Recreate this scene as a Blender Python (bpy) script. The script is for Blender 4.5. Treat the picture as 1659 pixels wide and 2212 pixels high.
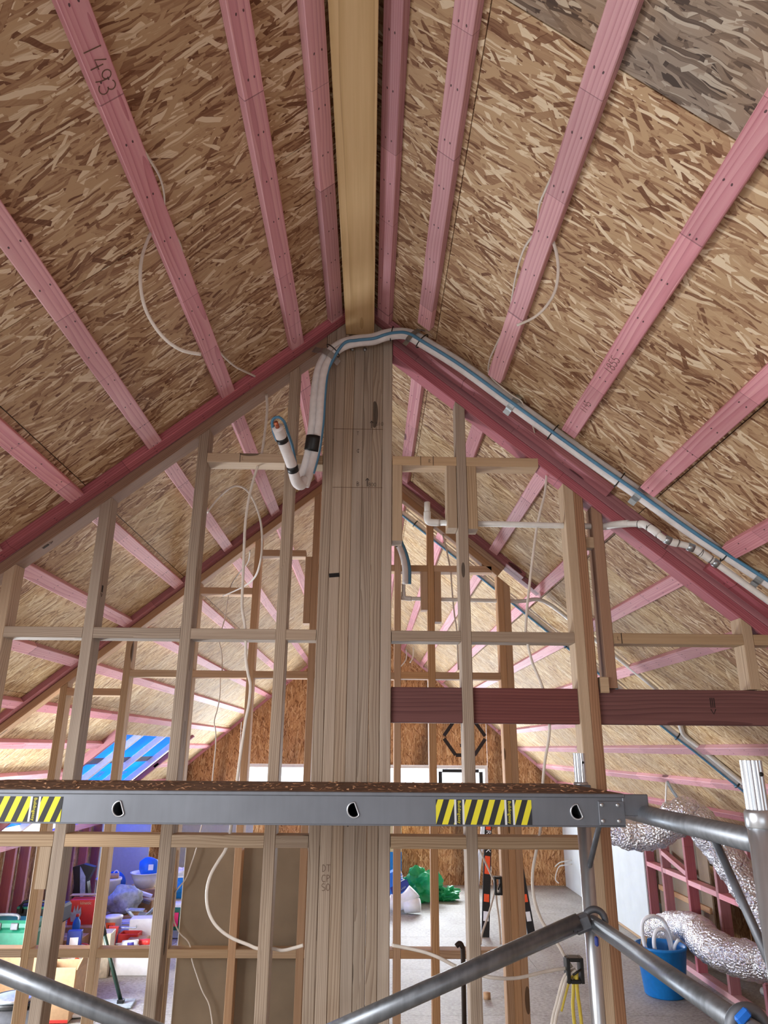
import bpy, bmesh, math, random
from mathutils import Vector, Matrix
random.seed(7)
for o in list(bpy.data.objects): bpy.data.objects.remove(o)
S = bpy.context.scene
C = S.collection
H = 1.945            # eye height above the floor; every z below is measured from the eye level
PI = math.pi

# ------------------------------------------------------------------ camera
def cam():
    F = 1538.08; p, y, r = .320267, .017775, .008465
    f = Vector((math.sin(y)*math.cos(p), math.cos(y)*math.cos(p), math.sin(p)))
    ri = Vector((math.cos(y), -math.sin(y), 0)); up = ri.cross(f)
    R = ri*math.cos(r) + up*math.sin(r); U = -ri*math.sin(r) + up*math.cos(r)
    cd = bpy.data.cameras.new('camera'); co = bpy.data.objects.new('camera', cd); C.objects.link(co)
    m = Matrix((R, U, -f)).transposed().to_4x4(); m.translation = (0, 0, H)
    co.matrix_world = m
    cd.sensor_fit = 'VERTICAL'; cd.sensor_height = 36; cd.lens = 36*F/2212
    cd.clip_start = .05; cd.clip_end = 200
    S.camera = co
cam()
# ------------------------------------------------------------------ world, lights, exposure
w = bpy.data.worlds.new('overcast_sky'); S.world = w; w.use_nodes = True
bg = w.node_tree.nodes['Background']; bg.inputs[0].default_value = (.86, .93, 1, 1); bg.inputs[1].default_value = 1.6
S.view_settings.view_transform = 'Standard'; S.view_settings.look = 'None'
S.view_settings.gamma = 1; S.view_settings.use_curve_mapping = False
S.view_settings.exposure = .72
def area(name, loc, aim, sx, sy, power, col):
    l = bpy.data.lights.new(name, 'AREA'); l.shape = 'RECTANGLE'; l.size = sx; l.size_y = sy; l.energy = power; l.color = col
    o = bpy.data.objects.new(name, l); C.objects.link(o)
    o.location = (loc[0], loc[1], loc[2]+H)
    d = Vector(aim); o.rotation_euler = d.to_track_quat('-Z', 'Y').to_euler()
    return o
# daylight standing in each opening of the building
area('daylight_gable_window', (-1.43, 12.05, -.6), (0, -1, -.15), 1.2, .7, 95, (.86, .93, 1))
area('daylight_gable_casement', (1.0, 12.05, -.6), (0, -1, -.15), 1.8, .7, 135, (.86, .93, 1))
area('daylight_roof_opening', (-3.3, 8.6, -.15), (.766, 0, -.643), 2.9, 1.3, 150, (.9, .95, 1))
area('added_left_daylight', (-3.27, 5.6, -1.1), (.95, -.02, .16), 1.3, .9, 140, (.86, .935, 1))  # window added out of view to bring white light in from the left
area('daylight_near_dormer', (-2.55, .1, .25), (.72, -.05, -.62), 3.2, 1.3, 100, (1, .985, .965))
area('daylight_near_gable', (.3, -3.1, -.6), (0, 1, .05), 3.4, 1.3, 7, (1, .98, .96))

# ------------------------------------------------------------------ materials
def sl(h):   # srgb 0-255 -> linear
    return tuple((c/255/12.92 if c/255 <= .04045 else ((c/255+.055)/1.055)**2.4) for c in h) + (1,)
class N:
    def __init__(s, name):
        s.m = bpy.data.materials.new(name); s.m.use_nodes = True; s.t = s.m.node_tree
        s.b = s.t.nodes['Principled BSDF']; s.out = s.t.nodes['Material Output']
    def n(s, typ, **kw):
        nd = s.t.nodes.new(typ)
        for k, v in kw.items():
            if k.startswith('i_'):
                key = k[2:]; key = int(key) if key.isdigit() else key
                s.put(nd.inputs[key], v)
            else: setattr(nd, k, v)
        return nd
    def put(s, sock, v):
        if isinstance(v, bpy.types.NodeSocket): s.t.links.new(v, sock)
        else: sock.default_value = v
    def math(s, op, a, b=0., c=None):
        nd = s.n('ShaderNodeMath', operation=op); s.put(nd.inputs[0], a); s.put(nd.inputs[1], b)
        if c is not None: s.put(nd.inputs[2], c)
        return nd.outputs[0]
    def mix(s, f, a, b, mode='MIX'):
        nd = s.n('ShaderNodeMix', data_type='RGBA', blend_type=mode)
        s.put(nd.inputs[0], f); s.put(nd.inputs[6], a); s.put(nd.inputs[7], b); return nd.outputs[2]
    def ramp(s, f, stops, interp='LINEAR'):
        nd = s.n('ShaderNodeValToRGB'); s.put(nd.inputs[0], f); cr = nd.color_ramp; cr.interpolation = interp
        while len(cr.elements) < len(stops): cr.elements.new(.5)
        for e, (p, c) in zip(cr.elements, stops): e.position = p; e.color = c if len(c) == 4 else (*c, 1)
        return nd.outputs[0]
    def coords(s):
        return s.n('ShaderNodeTexCoord').outputs['Object']
    def rnd(s):
        return s.n('ShaderNodeObjectInfo').outputs['Random']
    def mapp(s, v, loc=(0, 0, 0), rot=(0, 0, 0), sc=(1, 1, 1)):
        nd = s.n('ShaderNodeMapping'); s.put(nd.inputs[0], v); nd.inputs[1].default_value = loc; nd.inputs[2].default_value = rot; nd.inputs[3].default_value = sc
        return nd.outputs[0]
    def noise(s, v, scale, detail=3, rough=.5, out=0):
        nd = s.n('ShaderNodeTexNoise'); s.put(nd.inputs['Vector'], v); nd.inputs['Scale'].default_value = scale
        nd.inputs['Detail'].default_value = detail; nd.inputs['Roughness'].default_value = rough; return nd.outputs[out]
    def bump(s, h, st=.3, d=.002):
        nd = s.n('ShaderNodeBump'); nd.inputs['Strength'].default_value = st; nd.inputs['Distance'].default_value = d
        s.put(nd.inputs['Height'], h); s.t.links.new(nd.outputs[0], s.b.inputs['Normal'])
    def col(s, c): s.put(s.b.inputs['Base Color'], c)
    def rough(s, v): s.put(s.b.inputs['Roughness'], v)

def plain(name, rgb, rough=.6, metal=0, noise=.12, nscale=30):
    k = N(name); c = sl(rgb)
    if noise:
        f = k.noise(k.coords(), nscale, 4)
        d = tuple(x*(1-noise*2) for x in c[:3])+(1,); l = tuple(min(1, x*(1+noise)) for x in c[:3])+(1,)
        k.col(k.ramp(f, [(.3, d), (.7, l)]))
    else: k.col(c)
    k.rough(rough); k.b.inputs['Metallic'].default_value = metal
    return k.m

def osb(name, dark, mid, tan, light, weather=0., stain=0.):
    k = N(name); co = k.coords()
    off = k.n('ShaderNodeVectorMath', operation='SCALE'); k.put(off.inputs[0], (37.1, 21.7, 9.3)); k.put(off.inputs['Scale'], k.rnd())
    ad = k.n('ShaderNodeVectorMath', operation='ADD'); k.put(ad.inputs[0], co); k.put(ad.inputs[1], off.outputs[0]); base = ad.outputs[0]
    wn = k.n('ShaderNodeTexNoise'); k.put(wn.inputs['Vector'], base); wn.inputs['Scale'].default_value = 9; wn.inputs['Detail'].default_value = 2
    wv = k.n('ShaderNodeVectorMath', operation='MULTIPLY_ADD'); k.put(wv.inputs[0], wn.outputs['Color']); wv.inputs[1].default_value = (.03, .03, 0); k.put(wv.inputs[2], base); base = wv.outputs[0]
    #        angle, sx, sy, share, brightness shift
    layers = [(3, 7, 95, 1.1, 0), (-9, 5.5, 52, .75, .0), (11, 5.5, 46, .7, .02), (-20, 5.5, 48, .6, .02), (24, 6, 50, .5, .03), (5, 4.6, 30, .35, .1), (-40, 6.5, 44, .25, .06), (46, 7, 50, .2, .05), (-4, 7, 90, .6, .05)]
    val = None
    fib = k.math('MULTIPLY', k.math('SUBTRACT', k.noise(k.mapp(base, sc=(4, 190, 1)), 1, 2), .5), .34)
    for i, (a, sx, sy, share, sh) in enumerate(layers):
        v = k.mapp(base, (i*3.7, i*1.3, 0), (0, 0, math.radians(a)))
        v = k.mapp(v, sc=(sx, sy, 1))
        vo = k.n('ShaderNodeTexVoronoi', voronoi_dimensions='2D', feature='F1', distance='CHEBYCHEV'); k.put(vo.inputs['Vector'], v); vo.inputs['Scale'].default_value = 1
        sp = k.n('ShaderNodeSeparateColor'); k.t.links.new(vo.outputs['Color'], sp.inputs[0])
        edge = k.math('MULTIPLY', k.math('GREATER_THAN', vo.outputs['Distance'], .36), -.12)
        x = k.math('ADD', k.math('ADD', k.math('ADD', sp.outputs[0], edge), fib), sh)
        if val is None: val = x
        else:
            mk = k.math('MULTIPLY', k.math('LESS_THAN', sp.outputs[1], share), k.math('LESS_THAN', vo.outputs['Distance'], k.math('MULTIPLY_ADD', sp.outputs[2], .2, .26)))
            m1 = k.n('ShaderNodeMix', data_type='FLOAT'); k.put(m1.inputs[0], mk); k.put(m1.inputs[2], val); k.put(m1.inputs[3], x); val = m1.outputs[0]
    c = k.ramp(val, [(0.02, dark), (.25, mid), (.52, tan), (.78, tan), (.93, light)])
    big = k.noise(base, 1.3, 3)
    c = k.mix(k.math('MULTIPLY', k.math('SUBTRACT', big, .35), .5), c, tuple(x*.62 for x in mid[:3])+(1,), 'MIX')
    if weather:
        g = k.n('ShaderNodeHueSaturation'); g.inputs['Saturation'].default_value = .45; g.inputs['Value'].default_value = .72; k.put(g.inputs['Color'], c)
        wf = k.ramp(k.noise(base, 3.2, 4), [(.3, (0, 0, 0)), (.62, (1, 1, 1))])
        wf2 = k.math('MULTIPLY', wf, weather); c = k.mix(wf2, c, g.outputs[0])
    if stain:
        sf = k.noise(k.mapp(base, sc=(.35, 2.2, 1)), 1.1, 3)
        c = k.mix(k.math('MULTIPLY', k.ramp(sf, [(.52, (0, 0, 0)), (.68, (1, 1, 1))]), stain), c, sl((58, 44, 36)))
    k.col(c); k.rough(.72); k.b.inputs['Specular IOR Level'].default_value = .25
    k.bump(k.noise(k.mapp(base, sc=(7, 60, 1)), 1, 2), .5, .0022)
    return k.m

def timber_mat(name, lo, mid, hi, ring=.006, knots=.55, joints=0., nails=0., var=.22, rough=.68, grey=0.):
    k = N(name); co = k.coords(); r = k.rnd()
    sp = k.n('ShaderNodeSeparateXYZ'); k.put(sp.inputs[0], co)
    X, Y, Z = sp.outputs
    r2 = k.math('FRACT', k.math('MULTIPLY', r, 17.13)); r3 = k.math('FRACT', k.math('MULTIPLY', r, 53.7))
    off = k.n('ShaderNodeCombineXYZ'); k.put(off.inputs[0], k.math('MULTIPLY', r, 40.)); k.put(off.inputs[1], k.math('MULTIPLY', r2, 9.)); k.put(off.inputs[2], k.math('MULTIPLY', r3, 7.))
    ad = k.n('ShaderNodeVectorMath', operation='ADD'); k.put(ad.inputs[0], co); k.put(ad.inputs[1], off.outputs[0]); base = ad.outputs[0]
    # knots
    kv = k.n('ShaderNodeTexVoronoi', voronoi_dimensions='3D', feature='F1'); k.put(kv.inputs['Vector'], k.mapp(base, sc=(2.1, 9, 9))); kv.inputs['Scale'].default_value = 1
    ks = k.n('ShaderNodeSeparateColor'); k.t.links.new(kv.outputs['Color'], ks.inputs[0])
    on = k.math('LESS_THAN', ks.outputs[0], knots)
    # growth rings
    warp = k.noise(k.mapp(base, sc=(1.1, 3, 3)), 1, 2)
    kw = k.math('MULTIPLY', k.math('SUBTRACT', .5, k.math('MINIMUM', kv.outputs['Distance'], .5)), k.math('MULTIPLY', on, .018))
    yy = k.math('ADD', Y, k.math('MULTIPLY', k.math('SUBTRACT', r2, .5), .12)); zz = k.math('ADD', Z, k.math('MULTIPLY_ADD', r3, .09, .02))
    rad = k.math('SQRT', k.math('ADD', k.math('MULTIPLY', yy, yy), k.math('MULTIPLY', zz, zz)))
    rad = k.math('ADD', k.math('ADD', rad, k.math('MULTIPLY', warp, .03)), kw)
    rings = k.math('FRACT', k.math('DIVIDE', rad, ring))
    rings = k.math('POWER', rings, 2.2)
    fine = k.noise(k.mapp(base, sc=(2.5, 90, 90)), 1, 3)
    v = k.math('ADD', k.math('MULTIPLY', rings, -.42), k.math('MULTIPLY_ADD', fine, .55, .42))
    c = k.ramp(v, [(.08, lo), (.45, mid), (.8, hi)])
    kd = k.math('MULTIPLY', on, k.math('LESS_THAN', kv.outputs['Distance'], k.math('MULTIPLY_ADD', ks.outputs[1], .09, .07)))
    c = k.mix(k.math('MULTIPLY', kd, .82), c, tuple(x*.30 for x in lo[:3])+(1,))
    if joints:     # finger joints: blocks of slightly different board with a dark glue line
        xs = k.math('ADD', k.math('DIVIDE', X, joints), k.math('MULTIPLY', r, 5.))
        wv = k.math('ADD', xs, k.math('MULTIPLY', k.math('SINE', k.math('MULTIPLY', xs, 2.3)), .28))
        fl = k.math('FLOOR', wv); wn = k.n('ShaderNodeTexWhiteNoise', noise_dimensions='2D')
        cb = k.n('ShaderNodeCombineXYZ'); k.put(cb.inputs[0], fl); k.put(cb.inputs[1], r); k.put(wn.inputs['Vector'], cb.outputs[0])
        c = k.mix(.75, c, k.ramp(wn.outputs['Value'], [(0, (.62, .6, .6)), (1, (1.0, 1.0, 1.0))]), 'MULTIPLY')
        ln = k.math('LESS_THAN', k.math('FRACT', wv), .006/joints*.5)
        c = k.mix(k.math('MULTIPLY', ln, .6), c, tuple(x*.25 for x in lo[:3])+(1,))
    if nails:
        fx = k.math('SUBTRACT', k.math('FRACT', k.math('ADD', k.math('DIVIDE', X, nails), r)), .5)
        fy = k.math('ADD', k.math('SUBTRACT', k.math('ABSOLUTE', Y), .014), k.math('MULTIPLY', k.math('SINE', k.math('MULTIPLY', X, 31.)), .004))
        d = k.math('ADD', k.math('POWER', k.math('MULTIPLY', fx, nails/.0045), 2.), k.math('POWER', k.math('DIVIDE', fy, .0026), 2.))
        c = k.mix(k.math('MULTIPLY', k.math('LESS_THAN', d, 1.), .85), c, (.02, .012, .012, 1))
    hs = k.n('ShaderNodeHueSaturation'); k.put(hs.inputs['Color'], c)
    k.put(hs.inputs['Value'], k.math('MULTIPLY_ADD', r3, var*2, 1-var)); k.put(hs.inputs['Saturation'], k.math('MULTIPLY_ADD', r2, .25, .78-grey))
    k.col(hs.outputs[0]); k.rough(rough); k.b.inputs['Specular IOR Level'].default_value = .3
    k.bump(fine, .25, .001)
    return k.m

OSB_N = osb('osb_board', sl((114, 76, 54)), sl((158, 120, 90)), sl((192, 160, 124)), sl((230, 209, 178)))
OSB_W = osb('osb_board_weathered', sl((84, 64, 52)), sl((132, 104, 80)), sl((170, 142, 114)), sl((206, 186, 160)), weather=.7)
OSB_F = osb('osb_board_far_lit', sl((144, 108, 72)), sl((186, 150, 106)), sl((212, 182, 136)), sl((234, 214, 174)), weather=.3)  # paler copy for the middle and far bays, their brighter light in the colour
OSB_G = osb('osb_board_stained', sl((122, 78, 46)), sl((166, 116, 74)), sl((198, 148, 100)), sl((220, 180, 134)), stain=.7)
PINE = timber_mat('radiata_pine', sl((132, 104, 76)), sl((172, 142, 108)), sl((196, 168, 134)), var=.16)
PINE_G = timber_mat('radiata_pine_greyed', sl((106, 86, 70)), sl((150, 127, 106)), sl((176, 156, 134)), grey=.08, var=.14)
PINE_B = timber_mat('radiata_pine_brown', sl((106, 70, 46)), sl((146, 104, 74)), sl((168, 126, 94)), var=.12, knots=.3)
PINE_O = timber_mat('radiata_pine_orange', sl((138, 98, 64)), sl((180, 137, 98)), sl((202, 164, 124)), var=.16, knots=.3)
PINK = timber_mat('pink_treated_batten', sl((186, 108, 120)), sl((220, 144, 155)), sl((236, 172, 178)), ring=.008, knots=.16, joints=.55, nails=.19, var=.12, rough=.6)
PINK_D = timber_mat('pink_treated_plate', sl((128, 62, 70)), sl((164, 88, 98)), sl((188, 112, 120)), ring=.009, knots=.2, joints=.9, nails=.26, var=.14, rough=.6)
RED = timber_mat('red_treated_lintel', sl((76, 38, 38)), sl((100, 54, 52)), sl((118, 68, 64)), ring=.012, knots=.4, nails=.2, var=.06)
LVL = timber_mat('ridge_beam_pine', sl((176, 136, 86)), sl((206, 168, 112)), sl((222, 186, 132)), ring=.016, knots=.1, var=.03)
def metal(name, rgb, rough=.38, streak=.5):
    k = N(name); co = k.coords(); c = sl(rgb)
    f = k.noise(k.mapp(co, sc=(1, 1, .08)), 55, 3); g = k.noise(co, 7, 3)
    k.col(k.ramp(k.math('MULTIPLY_ADD', g, .5, k.math('MULTIPLY', f, .5)), [(.3, tuple(x*(1-streak) for x in c[:3])), (.65, c[:3])]))
    k.b.inputs['Metallic'].default_value = .85; k.put(k.b.inputs['Roughness'], k.math('MULTIPLY_ADD', f, .25, rough-.1)); return k.m
ALU = metal('scaffold_aluminium', (208, 213, 220), .34, .35)
ALU_D = metal('platform_aluminium', (126, 130, 138), .55, .25)
ALU_B = metal('brace_aluminium', (150, 156, 164), .42, .4)
GALV = metal('galvanised_strap', (170, 176, 180), .35, .3)
STEEL = plain('dark_steel', (62, 52, 46), .5, .6)
BLACK = plain('black_plastic', (22, 23, 25), .45)
INK = plain('marker_ink', (38, 26, 24), .8, noise=0)
PENCIL = plain('pencil_line', (104, 78, 62), .8, noise=0)
WPLY = osb('deck_plywood', sl((52, 36, 27)), sl((84, 58, 42)), sl((104, 76, 56)), sl((140, 108, 82)))
SHAV = plain('wood_shaving', (206, 160, 122), .8)
LAG = plain('white_pipe_lagging', (226, 222, 222), .75, noise=.05)
PVC = plain('white_pvc', (224, 222, 218), .4, noise=.04)
BLUEC = plain('blue_control_cable', (82, 134, 168), .5, noise=.05)
TPS = plain('white_twin_cable', (218, 208, 198), .5, noise=.05)
TPS_W = plain('bright_white_cable', (228, 226, 222), .45, noise=.04)
YEL = plain('yellow_cable', (206, 184, 70), .5, noise=.06)
COPPER = plain('copper_pipe', (190, 110, 80), .35, .7)
GIBB = plain('plasterboard_back', (150, 134, 114), .85, noise=.06, nscale=6)
GIBE = plain('plasterboard_edge', (200, 196, 188), .85, noise=.05)
GIBW = plain('plasterboard_face', (214, 222, 224), .8, noise=.03, nscale=5)
def floor_mat():
    k = N('particleboard_floor'); co = k.coords()
    a = k.noise(k.mapp(co, sc=(1, 1.6, 1)), 34, 5, .7); b = k.noise(co, 2.2, 4)
    f = k.math('ADD', k.math('MULTIPLY', a, .75), k.math('MULTIPLY', b, .3))
    k.col(k.ramp(f, [(.36, sl((112, 106, 100))), (.5, sl((150, 147, 142))), (.64, sl((178, 177, 174)))])); k.rough(.6); k.bump(a, .15, .001); return k.m
FLOOR = floor_mat()
def foil_mat():
    k = N('crinkled_foil'); co = k.coords()
    f = k.n('ShaderNodeTexVoronoi', feature='F1'); k.put(f.inputs['Vector'], co); f.inputs['Scale'].default_value = 62
    g = k.noise(co, 46, 4, .65)
    k.b.inputs['Metallic'].default_value = 1; k.col(sl((222, 224, 230))); k.rough(.22)
    k.bump(k.math('ADD', k.math('MULTIPLY', f.outputs['Distance'], 1.), k.math('MULTIPLY', g, 1.2)), .9, .012); return k.m
FOIL = foil_mat()
def stripes_mat():
    k = N('hazard_stripes'); sp = k.n('ShaderNodeSeparateXYZ'); k.put(sp.inputs[0], k.coords())
    u = k.math('SUBTRACT', sp.outputs[0], k.math('MULTIPLY', sp.outputs[2], .34))
    f = k.math('GREATER_THAN', k.math('FRACT', k.math('DIVIDE', u, .0335)), .5)
    k.col(k.mix(f, sl((12, 14, 20)), sl((214, 204, 24)))); k.rough(.45); return k.m
STRIPE = stripes_mat()
YELLOW = plain('sticker_yellow', (214, 204, 30), .5, noise=0)
STICKW = plain('sticker_white', (204, 206, 210), .5, noise=0)
NAVY = plain('sticker_black', (14, 16, 22), .5, noise=0)
def glass_mat():
    k = N('window_glass'); t = k.n('ShaderNodeBsdfTransparent'); g = k.n('ShaderNodeBsdfGlossy'); g.inputs['Roughness'].default_value = .05
    m = k.n('ShaderNodeMixShader'); m.inputs[0].default_value = .06; k.t.links.new(t.outputs[0], m.inputs[1]); k.t.links.new(g.outputs[0], m.inputs[2]); k.t.links.new(m.outputs[0], k.out.inputs[0]); return k.m
GLASS = glass_mat()
def sheet_mat(name, rgb, trans=.5):
    k = N(name); c = sl(rgb); f = k.noise(k.coords(), 3, 3); cc = k.ramp(f, [(.3, tuple(x*.75 for x in c[:3])), (.7, c[:3])])
    k.col(cc); k.rough(.35); t = k.n('ShaderNodeBsdfTranslucent'); k.put(t.inputs[0], cc)
    m = k.n('ShaderNodeMixShader'); m.inputs[0].default_value = trans; k.t.links.new(k.b.outputs[0], m.inputs[1]); k.t.links.new(t.outputs[0], m.inputs[2]); k.t.links.new(m.outputs[0], k.out.inputs[0]); return k.m
WRAP = sheet_mat('blue_roof_wrap', (20, 142, 240), .6)
BAGG = sheet_mat('green_plastic_bag', (60, 190, 130), .35)
BAGC = sheet_mat('clear_plastic', (200, 212, 220), .4)
WHITE = plain('white_plastic', (232, 234, 238), .4, noise=.03)
WHITET = plain('primed_frame_lit_rafter', (234, 228, 222), .6, noise=.04)  # white paint on window frames; on the rafters white stands for daylight
CARD = plain('cardboard', (176, 140, 104), .85, noise=.07)
CARDL = plain('pale_cardboard', (206, 188, 150), .85, noise=.05)
REDP = plain('red_print', (204, 52, 44), .5, noise=.05)
ORANGE = plain('orange_plastic', (232, 84, 40), .5, noise=.05)
GREEN = plain('green_plastic', (18, 104, 78), .45, noise=.08)
BLUEP = plain('blue_plastic', (18, 122, 200), .45, noise=.05)
BLUES = plain('blue_sack_print', (30, 112, 214), .5, noise=.06)
NAVYP = plain('navy_print', (34, 52, 132), .5, noise=.05)
PINKP = plain('pink_sign', (240, 48, 110), .6, noise=.03)
GREYP = plain('grey_sack', (166, 178, 186), .8, noise=.14)
GREYD = plain('grey_plastic', (98, 98, 104), .5)
DKGREEN = plain('dark_green_pole', (30, 52, 42), .4)
BEIGE = plain('beige_plastic', (190, 178, 156), .5)
LILAC = plain('lilac_lined_wall', (184, 190, 198), .8, noise=.03)
INDIGO = plain('purple_label', (62, 54, 140), .5, noise=.05)

# ------------------------------------------------------------------ builders
def W3(p): return Vector((p[0], p[1], p[2]+H))
def link(name, me, mat, parent=None, mw=None):
    o = bpy.data.objects.new(name, me); C.objects.link(o)
    if mat: me.materials.append(mat)
    mw = mw if mw is not None else Matrix.Identity(4)
    if parent:
        o.parent = parent; o.matrix_parent_inverse = WM[parent.name].inverted()
    o.matrix_basis = mw; WM[o.name] = mw.copy()
    return o
WM = {}
def tag(o, label, cat, group=None, kind=None):
    o['label'] = label
    if cat: o['category'] = cat
    if group: o['group'] = group
    if kind: o['kind'] = kind
    return o
roots = []
def thing(name, label, cat, loc=(0, 0, -H), group=None, kind=None):
    o = bpy.data.objects.new(name, None); C.objects.link(o); o.empty_display_size = .1
    l = W3(loc); o.location = l; WM[o.name] = Matrix.Translation(l)
    return tag(o, label, cat, group, kind)
def struct(name, label): return thing(name, label, None, (0, 0, -H), kind='structure')
def mesh(name, verts, faces, smooth=False):
    me = bpy.data.meshes.new(name); me.from_pydata([tuple(v) for v in verts], [], faces); me.update()
    bm = bmesh.new(); bm.from_mesh(me); bmesh.ops.recalc_face_normals(bm, faces=bm.faces); bm.to_mesh(me); bm.free()
    if smooth:
        for p in me.polygons: p.use_smooth = True
    return me
def frame(p0, xd, up):
    x = Vector(xd).normalized(); z = Vector(up); z = (z - x*z.dot(x)).normalized(); y = z.cross(x)
    m = Matrix((x, y, z)).transposed().to_4x4(); m.translation = W3(p0); return m
def beam(name, parent, p0, p1, w_, h_, mat, up=(0, 0, 1), c0=(0, 0), c1=(0, 0), ch=.0025):
    """a length of timber: w_ along local y, h_ along local z; c0/c1 slope the end cuts"""
    d = Vector(p1)-Vector(p0); L = d.length; m = frame(p0, d, up)
    a, b = w_/2, h_/2
    sec = [(-a+ch, -b), (a-ch, -b), (a, -b+ch), (a, b-ch), (a-ch, b), (-a+ch, b), (-a, b-ch), (-a, -b+ch)]
    v = [(c0[0]*y+c0[1]*z, y, z) for y, z in sec] + [(L+c1[0]*y+c1[1]*z, y, z) for y, z in sec]
    f = [tuple(range(7, -1, -1)), tuple(range(8, 16))] + [(i, (i+1) % 8, 8+(i+1) % 8, 8+i) for i in range(8)]
    return link(name, mesh(name, v, f), mat, parent, m)
def smoothpath(pts, n=6):
    P = [Vector(p) for p in pts]
    if len(P) < 3: return P
    out = []
    for i in range(len(P)-1):
        a = P[max(i-1, 0)]; b = P[i]; c = P[i+1]; d = P[min(i+2, len(P)-1)]
        for k in range(n):
            t = k/n
            out.append(.5*((2*b)+(c-a)*t+(2*a-5*b+4*c-d)*t*t+(3*b-a-3*c+d)*t**3))
    out.append(P[-1]); return out
def tube(name, parent, pts, r, mat, seg=10, n=6, flat=1., rad=None, smooth=True, caps=True, ref=(0, 1, 0)):
    P = smoothpath(pts, n) if n > 1 else [Vector(p) for p in pts]
    c = P[0].copy(); V = []; F = []
    T0 = None; U = None
    for i, p in enumerate(P):
        t = (P[min(i+1, len(P)-1)]-P[max(i-1, 0)]).normalized()
        if U is None:
            rf = Vector(ref); U = (rf - t*rf.dot(t))
            if U.length < .05: rf = Vector((1, 0, 0)); U = rf - t*rf.dot(t)
            U.normalize()
        else: U = (U - t*U.dot(t)).normalized()
        B = t.cross(U); rr = rad(i/(len(P)-1), i) if rad else r
        for k in range(seg):
            a = 2*PI*k/seg; V.append(p-c+U*math.cos(a)*rr*flat+B*math.sin(a)*rr)
    for i in range(len(P)-1):
        for k in range(seg):
            a = i*seg+k; b = i*seg+(k+1) % seg; F.append((a, b, b+seg, a+seg))
    if caps: F.append(tuple(range(seg))); F.append(tuple(range((len(P)-1)*seg, len(P)*seg)))
    me = mesh(name, V, F, smooth)
    m = Matrix.Translation(W3(c)); return link(name, me, mat, parent, m)
def box(name, parent, c, s, mat, rz=0., bev=.004, rot=None):
    bm = bmesh.new(); bmesh.ops.create_cube(bm, size=1)
    for v in bm.verts: v.co = Vector((v.co.x*s[0], v.co.y*s[1], v.co.z*s[2]))
    if bev: bmesh.ops.bevel(bm, geom=bm.edges[:], offset=min(bev, min(s)*.4), segments=1, affect='EDGES')
    me = bpy.data.meshes.new(name); bm.to_mesh(me); bm.free()
    R = rot.to_4x4() if rot is not None else Matrix.Rotation(rz, 4, 'Z')
    return link(name, me, mat, parent, Matrix.Translation(W3(c)) @ R)
def lathe(name, parent, base, prof, mat, seg=24, rot=None, smooth=True, sx=1., sy=1.):
    V = []; F = []
    for r, z in prof:
        for k in range(seg):
            a = 2*PI*k/seg; V.append((r*math.cos(a)*sx, r*math.sin(a)*sy, z))
    for i in range(len(prof)-1):
        for k in range(seg):
            a = i*seg+k; b = i*seg+(k+1) % seg; F.append((a, b, b+seg, a+seg))
    F.append(tuple(range(seg))); F.append(tuple(range((len(prof)-1)*seg, len(prof)*seg)))
    me = mesh(name, V, F, smooth)
    R = rot.to_4x4() if rot is not None else Matrix.Identity(4)
    return link(name, me, mat, parent, Matrix.Translation(W3(base)) @ R)
def prism(name, parent, poly, d, mat, m):
    """polygon in local xy, thickness d along local z"""
    n = len(poly); v = [(x, y, 0) for x, y in poly]+[(x, y, d) for x, y in poly]
    f = [tuple(range(n)), tuple(range(n, 2*n))]+[(i, (i+1) % n, n+(i+1) % n, n+i) for i in range(n)]
    return link(name, mesh(name, v, f), mat, parent, m)
def blob(name, parent, c, s, mat, amp=.18, seed=1, fr=3., sub=3, rz=0.):
    bm = bmesh.new(); bmesh.ops.create_icosphere(bm, subdivisions=sub, radius=1)
    from mathutils import noise
    o = Vector((seed*7.3, seed*3.1, seed*1.7))
    for v in bm.verts:
        k = 1+amp*noise.noise(v.co*fr*.5+o)*1.6+amp*.6*noise.noise(v.co*fr*1.7+o)
        q = v.co*k; v.co = Vector((q.x*s[0], q.y*s[1], max(q.z, -.82)*s[2]))
    me = bpy.data.meshes.new(name); bm.to_mesh(me); bm.free()
    for p in me.polygons: p.use_smooth = amp < .25
    return link(name, me, mat, parent, Matrix.Translation(W3(c)) @ Matrix.Rotation(rz, 4, 'Z'))
def ribbon(name, parent, strokes, wd, mat, m, th=.0006):
    """flat pen strokes: polylines in local xy of matrix m"""
    V = []; F = []
    for st in strokes:
        P = [Vector(p) for p in st]
        b = len(V)
        for i, p in enumerate(P):
            t = (P[min(i+1, len(P)-1)]-P[max(i-1, 0)]); t = t.normalized() if t.length else Vector((1, 0)); nn = Vector((-t.y, t.x))*wd/2
            for q in (p-nn, p+nn): V += [(q.x, q.y, 0), (q.x, q.y, th)]
        for i in range(len(P)-1):
            a = b+i*4; c = a+4
            F += [(a+1, c+1, c+3, a+3), (a, a+2, c+2, c), (a, c, c+1, a+1), (a+2, a+3, c+3, c+2)]
        F += [(b, b+1, b+3, b+2), (b+4*len(P)-4, b+4*len(P)-2, b+4*len(P)-1, b+4*len(P)-3)]
    return link(name, mesh(name, V, F), mat, parent, m)
def arc(cx, cy, rx, ry, a0, a1, n=9): return [(cx+rx*math.cos(math.radians(a0+(a1-a0)*i/n)), cy+ry*math.sin(math.radians(a0+(a1-a0)*i/n))) for i in range(n+1)]
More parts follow.
